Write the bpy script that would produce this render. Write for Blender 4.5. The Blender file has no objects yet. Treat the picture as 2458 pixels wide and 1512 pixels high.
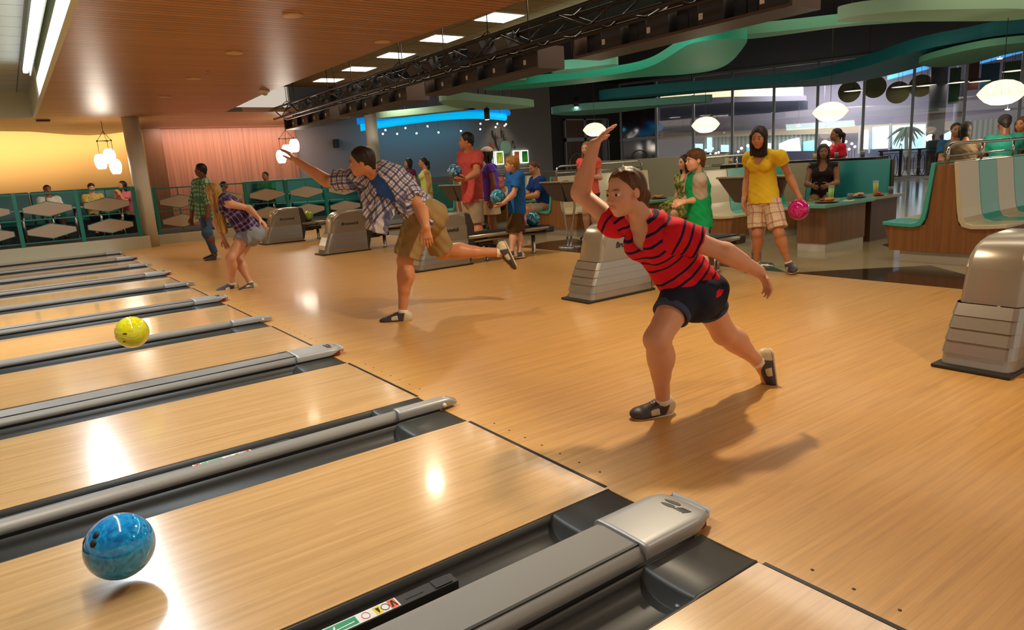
import bpy, bmesh, math, random
import numpy as np
from mathutils import Vector, Matrix
S = bpy.context.scene
COL = S.collection
PI = math.pi
random.seed(7)
RNG = np.random.RandomState(11)

# ---------------------------------------------------------------- camera
CAM_LOC = (-1.7526, -1.1995, 1.2867)
YAW, PITCH, ROLL = math.radians(35.195), math.radians(12.092), math.radians(-3.568)
cam = bpy.data.cameras.new('camera')
cam.sensor_fit = 'HORIZONTAL'; cam.sensor_width = 36.0
cam.lens = 1655.79 / 2458 * 36.0
cam.clip_start = .05; cam.clip_end = 200
cam.dof.use_dof = False
camo = bpy.data.objects.new('camera', cam); COL.objects.link(camo)
fw = Vector((math.sin(YAW)*math.cos(PITCH), math.cos(YAW)*math.cos(PITCH), -math.sin(PITCH)))
r0 = Vector((math.cos(YAW), -math.sin(YAW), 0)); u0 = r0.cross(fw)
rr = r0*math.cos(ROLL) + u0*math.sin(ROLL); uu = -r0*math.sin(ROLL) + u0*math.cos(ROLL)
m4 = Matrix((rr, uu, -fw)).transposed().to_4x4(); m4.translation = Vector(CAM_LOC)
camo.matrix_world = m4
S.camera = camo

# ---------------------------------------------------------------- world, exposure, large lights
w = bpy.data.worlds.new('world'); S.world = w; w.use_nodes = True
bgn = w.node_tree.nodes['Background']
bgn.inputs[0].default_value = (1.0, .86, .72, 1); bgn.inputs[1].default_value = .62
S.view_settings.view_transform = 'Standard'; S.view_settings.look = 'None'
S.view_settings.gamma = 1.0; S.view_settings.use_curve_mapping = False
S.view_settings.exposure = 0.0
S.cycles.use_denoising = True
S.cycles.max_bounces = 6; S.cycles.diffuse_bounces = 3; S.cycles.glossy_bounces = 3
S.cycles.transmission_bounces = 5; S.cycles.transparent_max_bounces = 10
S.cycles.sample_clamp_indirect = 4.0
S.cycles.caustics_reflective = False; S.cycles.caustics_refractive = False

WARM = (1.0, .83, .58); NEUT = (1.0, .88, .72); COOL = (.86, .95, 1.0)
def area(name, loc, size, energy, color, rot=(0, 0, 0), sy=None, spread=None):
    l = bpy.data.lights.new(name, 'AREA'); l.energy = energy; l.color = color
    l.shape = 'RECTANGLE' if sy else 'DISK'; l.size = size
    if sy: l.size_y = sy
    if spread: l.spread = math.radians(spread)
    o = bpy.data.objects.new(name, l); o.location = loc; o.rotation_euler = rot; COL.objects.link(o); return o
def spot(name, loc, energy, color, ang=120, blend=.6, rad=.06, rot=(0, 0, 0)):
    l = bpy.data.lights.new(name, 'SPOT'); l.energy = energy; l.color = color
    l.specular_factor = .35; l.spot_size = math.radians(ang); l.spot_blend = blend; l.shadow_soft_size = rad
    o = bpy.data.objects.new(name, l); o.location = loc; o.rotation_euler = rot; COL.objects.link(o); return o
# recessed fixtures of the slatted ceiling over the approach, then added fill spots
spot('ceiling_lamp_and_fill_light', (1.85, 2.05, 2.84), 320, WARM, 150, .8, .07)
spot('ceiling_lamp_and_fill_light', (2.3, 6.6, 2.84), 200, WARM, 150, .8, .08)
spot('ceiling_lamp_and_fill_light', (2.0, 10.4, 2.84), 120, WARM, 150, .8, .1)
spot('ceiling_lamp_and_fill_light', (1.6, 14.2, 2.84), 70, WARM, 150, .8, .1)
spot('ceiling_lamp_and_fill_light', (2.2, -1.2, 2.84), 120, WARM, 150, .8, .1)
spot('ceiling_lamp_and_fill_light', (-1.4, 14.6, 2.84), 90, WARM, 160, .8, .1)  # added fill, no fixture here: brightens the left railing plates
spot('ceiling_lamp_and_fill_light', (3.2, 14.9, 2.84), 90, WARM, 160, .8, .1)  # added fill, no fixture here: brightens the right railing plates
spot('lounge_fill_light', (7.0, 15.9, 3.6), 160, NEUT, 150, .8, .1)  # added fill without a fixture, lifts the cream column
spot('lounge_fill_light', (12.5, 17.0, 3.6), 160, NEUT, 150, .8, .1)  # added fill without a fixture, for the far lounge and grey wall
# cool fluorescent coffers over the lanes
area('coffer_tube_light', (-1.17, 6.4, 3.16), .07, 330, COOL, sy=12)
# troffers of the tile ceiling
area('troffer_light', (4.75, 6.5, 3.6), .6, 150, NEUT, sy=14)
# daylight and lamps of the lounge
area('lounge_lamp_light', (9.5, 5.5, 3.4), 4.0, 150, WARM, sy=8)

# ---------------------------------------------------------------- helpers
MATS = {}
def mat(name, col, rough=.5, metal=0., spec=.5, coat=0., emit=None, es=0., alpha=1., trans=0.):
    if name in MATS: return MATS[name]
    m = bpy.data.materials.new(name); m.use_nodes = True
    b = m.node_tree.nodes['Principled BSDF']
    b.inputs['Base Color'].default_value = (*col, 1); b.inputs['Roughness'].default_value = rough
    b.inputs['Metallic'].default_value = metal; b.inputs['Specular IOR Level'].default_value = spec
    b.inputs['Coat Weight'].default_value = coat; b.inputs['Coat Roughness'].default_value = .08
    b.inputs['Alpha'].default_value = alpha; b.inputs['Transmission Weight'].default_value = trans
    if emit: b.inputs['Emission Color'].default_value = (*emit, 1); b.inputs['Emission Strength'].default_value = es
    MATS[name] = m; return m
def srgb(r, g, b):
    return tuple((c/255/12.92 if c/255 <= .04045 else ((c/255+.055)/1.055)**2.4) for c in (r, g, b))
def nd(m, typ, **kw):
    n = m.node_tree.nodes.new(typ)
    for k, v in kw.items(): setattr(n, k, v)
    return n
def lk(m, a, b): m.node_tree.links.new(a, b)
def mixc(m, fac, a, b, mode='MIX'):
    n = nd(m, 'ShaderNodeMix', data_type='RGBA', blend_type=mode)
    for s, v in ((n.inputs[0], fac), (n.inputs[6], a), (n.inputs[7], b)):
        if hasattr(v, 'is_output') or isinstance(v, bpy.types.NodeSocket): lk(m, v, s)
        elif isinstance(v, (int, float)): s.default_value = v
        else: s.default_value = (*v, 1)
    return n.outputs[2]
def math_(m, op, a, b=None, c=None):
    n = nd(m, 'ShaderNodeMath', operation=op)
    for i, v in enumerate((a, b, c)):
        if v is None: continue
        if isinstance(v, (int, float)): n.inputs[i].default_value = v
        else: lk(m, v, n.inputs[i])
    return n.outputs[0]
def ramp(m, fac, stops, interp='LINEAR'):
    n = nd(m, 'ShaderNodeValToRGB'); n.color_ramp.interpolation = interp
    e = n.color_ramp.elements
    while len(e) < len(stops): e.new(.5)
    for x, (p, c) in zip(e, stops): x.position = p; x.color = (*c, 1)
    lk(m, fac, n.inputs[0]); return n.outputs[0]
def noise(m, vec, scale, detail=3, rough=.5):
    n = nd(m, 'ShaderNodeTexNoise'); n.inputs['Scale'].default_value = scale
    n.inputs['Detail'].default_value = detail; n.inputs['Roughness'].default_value = rough
    if vec is not None: lk(m, vec, n.inputs['Vector'])
    return n.outputs['Fac']
def objco(m, scale=(1, 1, 1), kind='Object'):
    t = nd(m, 'ShaderNodeTexCoord'); mp = nd(m, 'ShaderNodeMapping'); mp.inputs['Scale'].default_value = scale
    lk(m, t.outputs[kind], mp.inputs[0]); return mp.outputs[0]
def bump(m, h, strength=.2, dist=.01):
    b = nd(m, 'ShaderNodeBump'); b.inputs['Strength'].default_value = strength; b.inputs['Distance'].default_value = dist
    lk(m, h, b.inputs['Height']); lk(m, b.outputs[0], bsdf(m).inputs['Normal'])
def bsdf(m): return m.node_tree.nodes['Principled BSDF']

def wood(name, c1, c2, c3, along=0, across=1, strip=.03, rough=.3, coat=0., spec=.5, plank=1.6, seam=.25, grain=.5):
    """strips running along one object axis, each strip with its own tone, thin darker seams"""
    if name in MATS: return MATS[name]
    m = mat(name, c2, rough, 0, spec, coat)
    t = nd(m, 'ShaderNodeTexCoord'); sp = nd(m, 'ShaderNodeSeparateXYZ'); lk(m, t.outputs['Object'], sp.inputs[0])
    v = math_(m, 'DIVIDE', sp.outputs[across], strip); row = math_(m, 'FLOOR', v); fr = math_(m, 'FRACT', v)
    wn = nd(m, 'ShaderNodeTexWhiteNoise', noise_dimensions='1D'); lk(m, row, wn.inputs['W'])
    off = math_(m, 'MULTIPLY', wn.outputs['Value'], 7.3)
    seg = math_(m, 'FLOOR', math_(m, 'ADD', math_(m, 'DIVIDE', sp.outputs[along], plank), off))
    cmb = nd(m, 'ShaderNodeCombineXYZ'); lk(m, row, cmb.inputs[0]); lk(m, seg, cmb.inputs[1])
    wn2 = nd(m, 'ShaderNodeTexWhiteNoise', noise_dimensions='2D'); lk(m, cmb.outputs[0], wn2.inputs['Vector'])
    base = ramp(m, wn2.outputs['Value'], [(0, c1), (.5, c2), (1, c3)])
    sc = [38, 38, 38]; sc[along] = 1.6
    g = noise(m, objco(m, tuple(sc)), 1.0, 4, .65)
    base = mixc(m, grain, base, ramp(m, g, [(.3, tuple(x*.72 for x in c2)), (.5, c2), (.72, tuple(min(1, x*1.18) for x in c2))]))
    if seam:
        e = math_(m, 'LESS_THAN', math_(m, 'ABSOLUTE', math_(m, 'SUBTRACT', fr, .5)), .47)
        base = mixc(m, math_(m, 'MULTIPLY', math_(m, 'SUBTRACT', 1, e), seam), base, (.05, .025, .01))
    lk(m, base, bsdf(m).inputs['Base Color']); return m

class MB:
    """collects shapes and links them as ONE mesh object"""
    def __init__(s): s.v = []; s.f = []; s.mi = []; s.ms = []; s.sm = []
    def _m(s, m):
        if m is None: return 0
        if m not in s.ms: s.ms.append(m)
        return s.ms.index(m)
    def add(s, vs, fs, m=None, smooth=False):
        o = len(s.v); i = s._m(m); s.v += [tuple(v) for v in vs]
        for f in fs: s.f.append(tuple(o+k for k in f)); s.mi.append(i); s.sm.append(smooth)
        return s
    def box(s, c, d, rz=0., m=None, rot=None):
        x, y, z = (k/2 for k in d); R = rot if rot is not None else Matrix.Rotation(rz, 3, 'Z'); c = Vector(c)
        vs = [c + R @ Vector((a*x, b*y, e*z)) for a in (-1, 1) for b in (-1, 1) for e in (-1, 1)]
        return s.add(vs, [(0, 1, 3, 2), (4, 6, 7, 5), (0, 4, 5, 1), (2, 3, 7, 6), (0, 2, 6, 4), (1, 5, 7, 3)], m)
    def bb(s, a, b, m=None):
        return s.box([(a[i]+b[i])/2 for i in range(3)], [abs(b[i]-a[i]) for i in range(3)], m=m)
    def prism(s, poly, a, b, fn, m=None, smooth=False, caps=True):
        """poly: 2d points, swept from a to b; fn(u,v,w) -> xyz"""
        n = len(poly); vs = [fn(u, v, a) for u, v in poly] + [fn(u, v, b) for u, v in poly]
        fs = [(i, (i+1) % n, n+(i+1) % n, n+i) for i in range(n)]
        s.add(vs, fs, m, smooth)
        if caps: s.add(vs, [tuple(range(n-1, -1, -1)), tuple(range(n, 2*n))], m)
        return s
    def tube(s, pts, r, n=10, m=None, caps=True, smooth=True, closed=False):
        pts = [Vector(p) for p in pts]; K = len(pts); rs = r if isinstance(r, (list, tuple)) else [r]*K
        vs = []; prev = None
        for i, p in enumerate(pts):
            a = pts[(i-1) % K] if (i or closed) else p; b = pts[(i+1) % K] if (i < K-1 or closed) else p
            t = (b-a).normalized()
            if prev is None:
                x = Vector((0, 0, 1)) if abs(t.z) < .9 else Vector((1, 0, 0)); u = t.cross(x).normalized()
            else: u = (prev - t*prev.dot(t)).normalized()
            prev = u; v = t.cross(u)
            vs += [p + (u*math.cos(2*PI*k/n) + v*math.sin(2*PI*k/n))*rs[i] for k in range(n)]
        fs = []
        for i in range(K if closed else K-1):
            j = (i+1) % K
            fs += [(i*n+k, i*n+(k+1) % n, j*n+(k+1) % n, j*n+k) for k in range(n)]
        s.add(vs, fs, m, smooth)
        if caps and not closed: s.add(vs, [tuple(range(n-1, -1, -1)), tuple((K-1)*n+k for k in range(n))], m)
        return s
    def lathe(s, prof, c=(0, 0, 0), n=32, m=None, smooth=True, R=None):
        c = Vector(c); vs = []
        for r, z in prof:
            for k in range(n):
                q = Vector((max(r, 1e-4)*math.cos(2*PI*k/n), max(r, 1e-4)*math.sin(2*PI*k/n), z)); vs.append(c + (R @ q if R else q))
        fs = [(i*n+k, i*n+(k+1) % n, (i+1)*n+(k+1) % n, (i+1)*n+k) for i in range(len(prof)-1) for k in range(n)]
        fs += [tuple(range(n-1, -1, -1)), tuple((len(prof)-1)*n+k for k in range(n))]
        return s.add(vs, fs, m, smooth)
    def sphere(s, c, r, n=24, m=None, R=None):
        rs = r if isinstance(r, (tuple, list)) else (r, r, r); c = Vector(c); h = n//2; vs = []
        for i in range(h+1):
            a = PI*i/h
            for k in range(n):
                q = Vector((rs[0]*math.sin(a)*math.cos(2*PI*k/n), rs[1]*math.sin(a)*math.sin(2*PI*k/n), rs[2]*math.cos(a)))
                vs.append(c + (R @ q if R else q))
        return s.add(vs, [(i*n+k, (i+1)*n+k, (i+1)*n+(k+1) % n, i*n+(k+1) % n) for i in range(h) for k in range(n)], m, True)
    def grid(s, rows, m=None, smooth=True, wrap=False):
        R_, n = len(rows), len(rows[0]); vs = [p for r in rows for p in r]
        fs = [(i*n+k, i*n+(k+1) % n, (i+1)*n+(k+1) % n, (i+1)*n+k) for i in range(R_-1) for k in range(n if wrap else n-1)]
        return s.add(vs, fs, m, smooth)
    def build(s, name, m=None, parent=None, loc=(0, 0, 0), rz=0., bev=0., seg=2, auto=None):
        me = bpy.data.meshes.new(name); me.from_pydata(s.v, [], s.f)
        ms = s.ms if s.ms else [m]
        for x in ms: me.materials.append(x)
        me.polygons.foreach_set('material_index', s.mi if s.ms else [0]*len(s.f))
        me.polygons.foreach_set('use_smooth', s.sm); me.validate(); me.update()
        bm = bmesh.new(); bm.from_mesh(me); bmesh.ops.remove_doubles(bm, verts=bm.verts, dist=1e-5)
        bmesh.ops.recalc_face_normals(bm, faces=bm.faces); bm.to_mesh(me); bm.free()
        o = bpy.data.objects.new(name, me); COL.objects.link(o); o.location = loc; o.rotation_euler[2] = rz
        if parent is not None: o.parent = parent
        if bev:
            b = o.modifiers.new('bevel', 'BEVEL'); b.width = bev; b.segments = seg; b.limit_method = 'ANGLE'; b.angle_limit = math.radians(40)
            b.harden_normals = False
        return o
def thing(name, label, cat, loc=(0, 0, 0), rz=0., group=None):
    o = bpy.data.objects.new(name, None); COL.objects.link(o); o.location = loc; o.rotation_euler[2] = rz
    o.empty_display_size = .1; return tag(o, label, cat, group)
def tag(o, label, cat, group=None):
    o['label'] = label; o['category'] = cat
    if group: o['group'] = group
    return o
def struct(o): o['kind'] = 'structure'; return o
def dup(root, loc, rz=None, label=None, group=None):
    r = root.copy(); COL.objects.link(r); r.location = loc
    if rz is not None: r.rotation_euler[2] = rz
    if label: r['label'] = label
    if group: r['group'] = group
    def rec(a, b):
        for ch in [x for x in a.children]:
            c = ch.copy(); COL.objects.link(c); c.parent = b; rec(ch, c)
    rec(root, r); return r
def text(name, s, size, M, m, parent=None, ext=.001, shear=0., bold=0.):
    c = bpy.data.curves.new(name, 'FONT'); c.body = s; c.size = size; c.extrude = ext; c.align_x = 'CENTER'; c.align_y = 'CENTER'
    c.shear = shear; c.offset = bold; c.resolution_u = 3
    tmp = bpy.data.objects.new('tmp', c); COL.objects.link(tmp)
    me = bpy.data.meshes.new_from_object(tmp.evaluated_get(bpy.context.evaluated_depsgraph_get())); bpy.data.objects.remove(tmp)
    me.name = name; me.materials.clear(); me.materials.append(m)
    o = bpy.data.objects.new(name, me); COL.objects.link(o)
    if parent is not None: o.parent = parent
    o.matrix_local = M; return o
def frame(x, y, z, o):
    M = Matrix((Vector(x), Vector(y), Vector(z))).transposed().to_4x4(); M.translation = Vector(o); return M
ORD = ['nearest', 'second', 'third', 'fourth', 'fifth', 'sixth', 'seventh', 'eighth', 'ninth', 'tenth', 'eleventh', 'twelfth', 'thirteenth', 'fourteenth', 'fifteenth', 'sixteenth']
# ================================================================ setting
LW, WW, NW = 1.06, .698, .538
PIT = 2*LW + WW + NW
def box_o(name, a, b, m, bev=0.): return MB().bb(a, b).build(name, m, bev=bev)
M_APP = wood('approach_wood', srgb(190, 138, 72), srgb(201, 150, 82), srgb(211, 161, 93), 0, 1, .021, .36, .12, .5, 2.2, .16, .6)
M_LANE = wood('lane_wood', srgb(190, 146, 92), srgb(201, 157, 102), srgb(211, 168, 114), 0, 1, .021, .2, .45, .5, 2.2, .12, .55)
struct(box_o('floor', (0, -6, -.1), (4.88, 17.0, 0), M_APP))
# terrazzo of the lounge
m = mat('terrazzo', srgb(168, 150, 112), .12, 0, .5)
c = noise(m, objco(m, (1, 1, 1)), 160, 2); lk(m, ramp(m, c, [(.35, srgb(140, 124, 92)), (.5, srgb(170, 153, 116)), (.68, srgb(190, 176, 140))]), bsdf(m).inputs['Base Color'])
struct(box_o('floor_lounge', (4.88, -6, -.1), (24, 20.4, 0), m))
M_INLAY_SHADE = mat('dark_terrazzo_and_shade', srgb(52, 40, 30), .12)
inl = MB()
for poly in ([(4.89, 3.0), (5.25, 2.74), (6.03, 2.11), (5.54, 1.5), (4.89, .6)], [(4.89, 4.1), (5.58, 4.64), (5.64, 4.05), (4.89, 3.05)],  # second polygon here is shade by the ball rack, painted as dark floor
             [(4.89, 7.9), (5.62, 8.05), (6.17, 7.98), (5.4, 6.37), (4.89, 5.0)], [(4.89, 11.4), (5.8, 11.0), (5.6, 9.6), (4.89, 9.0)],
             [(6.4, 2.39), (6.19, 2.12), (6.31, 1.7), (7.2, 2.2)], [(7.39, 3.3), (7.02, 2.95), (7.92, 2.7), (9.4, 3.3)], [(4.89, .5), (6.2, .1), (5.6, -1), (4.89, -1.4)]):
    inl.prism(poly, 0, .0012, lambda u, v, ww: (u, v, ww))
struct(inl.build('trim_1', M_INLAY_SHADE))
# foul line and approach dots
M_SEAM = mat('foul_line', (.012, .01, .008), .5)
fl = MB(); dots = MB()
for k in range(-1, 5):
    for y in (k*PIT-LW, k*PIT+WW):
        fl.bb((.0, y+.015, -.02), (.016, y+LW-.015, .0008))
        for j in range(7): dots.lathe([(.0055, 0), (.0055, .001)], (.085, y+LW/2+(j-3)*.132, 0), 10)
struct(fl.build('trim_2', M_SEAM)); struct(dots.build('trim_3', mat('dot_brown', srgb(70, 44, 22), .5)))

# platform with its kerb at the far side
M_KERB = mat('kerb_paint', srgb(176, 168, 142), .35)
struct(MB().bb((-14, 16.25, -.1), (.72, 16.42, .27)).bb((.72, 16.97, -.1), (6.6, 17.12, .22)).build('wall_kerb', M_KERB, bev=.008))
m = mat('platform_carpet', srgb(60, 44, 40), .95)
v = nd(m, 'ShaderNodeTexVoronoi'); v.inputs['Scale'].default_value = 7; lk(m, objco(m, (1, 3.2, 1)), v.inputs['Vector'])
lk(m, ramp(m, v.outputs['Distance'], [(.0, srgb(120, 108, 84)), (.16, srgb(52, 38, 36)), (.5, srgb(46, 36, 38)), (.75, srgb(92, 54, 44))]), bsdf(m).inputs['Base Color'])
struct(MB().bb((-14, 16.4, -.1), (.72, 23.6, .262)).bb((.72, 17.1, -.1), (6.6, 23.6, .215)).build('floor_platform', m))

# walls
M_YEL = mat('amber_wall', srgb(226, 184, 120), .8)
rows = []
for z in (.2, 3.6): rows.append([(x, y, z) for x, y in ((-14, 22.2), (-8, 22.5), (-4, 22.8), (-1, 23.0), (.4, 23.0), (1.0, 22.85), (1.35, 22.5), (1.55, 22.0), (1.62, 21.3), (1.64, 20.5))])
o = MB().grid(rows, None, True).build('wall_left', M_YEL); o.modifiers.new('solid', 'SOLIDIFY').thickness = .1; struct(o)
area('amber_cove_light', (-5.2, 21.5, 3.3), 13, 260, (1.0, .76, .44), (math.radians(38), 0, 0), sy=.25)
def veneer(name, c1, c2, sc=9):
    m = mat(name, c2, .45); a = noise(m, objco(m, (sc*2.2, sc*2.2, .35)), 1.0, 4, .7)
    lk(m, ramp(m, a, [(.25, c1), (.6, c2), (.8, tuple(min(1, x*1.15) for x in c2))]), bsdf(m).inputs['Base Color']); return m
struct(box_o('wall_back', (1.95, 20.3, .2), (5.72, 20.45, 3.1), veneer('rose_veneer', srgb(128, 84, 62), srgb(176, 122, 92))))
struct(box_o('wall_return', (1.5, 20.05, .2), (1.95, 20.45, 3.1), veneer('brown_veneer', srgb(96, 62, 34), srgb(122, 82, 48))))
area('rose_wash_light', (3.8, 19.5, 2.84), 4.0, 70, (1.0, .70, .60), (math.radians(24), 0, 0), sy=.2)
m = mat('grey_wall', srgb(140, 134, 132), .7)
struct(box_o('wall_grey', (5.72, 20.4, 0), (15.9, 20.55, 4.4), m))
struct(box_o('wall_dark', (15.9, 20.45, 0), (20.2, 20.6, 4.4), mat('dark_wall', srgb(46, 44, 44), .6)))
# ceilings
m = mat('slat_ceiling', srgb(176, 124, 70), .36, 0, .5)
t = nd(m, 'ShaderNodeTexCoord'); sp = nd(m, 'ShaderNodeSeparateXYZ'); lk(m, t.outputs['Object'], sp.inputs[0])
vv = math_(m, 'DIVIDE', sp.outputs[1], .1); fr = math_(m, 'FRACT', vv)
wn = nd(m, 'ShaderNodeTexWhiteNoise', noise_dimensions='1D'); lk(m, math_(m, 'FLOOR', vv), wn.inputs['W'])
base = ramp(m, wn.outputs['Value'], [(0, srgb(164, 112, 58)), (.5, srgb(178, 124, 68)), (1, srgb(190, 136, 78))])
base = mixc(m, .4, base, ramp(m, noise(m, objco(m, (1.2, 30, 30)), 1, 3), [(.3, srgb(158, 106, 54)), (.7, srgb(194, 140, 82))]))
gap = math_(m, 'LESS_THAN', fr, .2)
lk(m, mixc(m, math_(m, 'MULTIPLY', gap, .8), base, (.02, .011, .004)), bsdf(m).inputs['Base Color'])
bump(m, math_(m, 'SUBTRACT', 1, gap), .5, .01)
pl = MB(); Z0, Z1 = 2.88, 2.98
up = lambda u, v, ww: (u, v, ww)
for poly in ([(-1, -6), (3.1, -6), (2.72, 4.56), (2.5, 6.96), (2.41, 12), (2.55, 15.5), (6.25, 15.7), (6.15, 20.3), (1.62, 20.3), (1.31, 20.76), (.88, 21.7), (.45, 22.03), (-.13, 21.53), (-.73, 20.61), (-1, 20.25)],
             [(-1, 16.35), (-1, 20.25), (-1.6, 19.96), (-6, 19.2), (-14, 18.9), (-14, 16.35)], [(-3.0, 0), (-3.0, 16.35), (-14, 16.35), (-14, 0)], [(-1, -6), (-1, 0), (-14, 0), (-14, -6)]):
    pl.prism(poly, Z0, Z1, up)
struct(pl.build('ceiling', m))
M_COF = mat('coffer_paint', srgb(205, 205, 178), .6)
t_ = mat('coffer_tile', srgb(188, 192, 184), .7)
br = nd(t_, 'ShaderNodeTexBrick'); br.offset = 0; br.inputs['Scale'].default_value = 1
for k, vv_ in (('Color1', srgb(190, 194, 186)), ('Color2', srgb(182, 187, 180)), ('Mortar', srgb(120, 124, 120))): br.inputs[k].default_value = (*vv_, 1)
br.inputs['Mortar Size'].default_value = .012; br.inputs['Brick Width'].default_value = .61; br.inputs['Row Height'].default_value = .61
lk(t_, objco(t_), br.inputs['Vector']); lk(t_, br.outputs[0], bsdf(t_).inputs['Base Color'])
struct(MB().bb((-1.04, 0, 2.86), (-.98, 16.39, 3.4), M_COF).bb((-3.0, 16.33, 2.86), (-1, 16.39, 3.4), M_COF).bb((-3.05, 0, 2.86), (-3.0, 16.39, 3.4), M_COF).bb((-3.05, -.05, 2.86), (-1, 0, 3.4), M_COF)
       .bb((-3.05, 0, 3.36), (-1, 16.39, 3.42), t_).build('ceiling_coffer'))
m = mat('acoustic_tile', srgb(158, 138, 106), .9)
br = nd(m, 'ShaderNodeTexBrick'); br.offset = 0; br.inputs['Scale'].default_value = 1
for k, vv_ in (('Color1', srgb(160, 140, 108)), ('Color2', srgb(154, 134, 102)), ('Mortar', srgb(96, 82, 62))): br.inputs[k].default_value = (*vv_, 1)
br.inputs['Mortar Size'].default_value = .01; br.inputs['Brick Width'].default_value = .615; br.inputs['Row Height'].default_value = .615
lk(m, objco(m), br.inputs['Vector']); lk(m, br.outputs[0], bsdf(m).inputs['Base Color'])
struct(box_o('ceiling_tile', (2.0, -6, 3.67), (5.9, 17.3, 3.75), m))
M_BLACK = mat('black_ceiling', srgb(26, 24, 26), .9)
struct(MB().bb((5.9, -6, 4.4), (27, 20.6, 4.5)).bb((5.86, -6, 3.67), (5.93, 17.3, 4.45)).bb((2.0, 17.3, 3.0), (5.93, 20.4, 3.1)).bb((5.72, 17.2, 3.0), (5.93, 20.4, 4.45)).build('ceiling_black', M_BLACK))
M_COL = mat('column_paint', srgb(208, 204, 190), .5)
for (x, y, z0, z1, lb) in ((.77, 16.6, 0, 2.9, 'tall round white column standing at the end of the kerb'), (7.2, 18.0, 0, 4.4, 'round cream column in front of the grey wall')):
    tag(MB().lathe([(.175, z0), (.175, z1)], (x, y, 0), 40, M_COL).build('column'), lb, 'column')
# ================================================================ lanes, dividers, ball returns
M_GUT = mat('gutter_grey', srgb(58, 57, 52), .42, 0, .35)
M_CAP = mat('capping_silver', srgb(158, 156, 150), .4, .25)
M_CAP2 = mat('capping_rim', srgb(138, 142, 142), .28, .6)
M_DARK = mat('dark_rubber', srgb(34, 33, 31), .5)
M_RED = mat('reflector_red', srgb(140, 24, 20), .2)
M_WHITE = mat('white_paint', srgb(225, 222, 214), .4)
XL = -14.
LNAMES = {-1: 'lane nearest the camera, cut by the lower right corner', 0: 'lane the blue bowling ball rolls down', 1: 'lane with the white streak of light, beyond the blue ball lane',
          2: 'plain lane just before the yellow ball', 3: 'lane under the yellow bowling ball'}
ln = 0
for k in range(0, 5):
    for j, y in enumerate((k*PIT-LW, k*PIT+WW)):
        lb = ['bare glossy lane nearest the camera, cut off by the lower frame edge', 'glossy lane with the blue ball on it', 'glossy lane between the blue ball lane and the lane of the logo capped divider',
              'glossy lane just on the camera side of the yellow ball', 'glossy lane with the yellow ball above it', 'first glossy lane beyond the yellow ball', 'second glossy lane beyond the yellow ball',
              'third glossy lane beyond the yellow ball', 'fourth glossy lane beyond the yellow ball', 'farthest glossy lane, next to the kerb'][ln]
        tag(MB().bb((XL, y, -.06), (-.002, y+LW, 0)).build('bowling_lane', M_LANE), lb, 'lane', 'bowling lanes'); ln += 1

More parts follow.
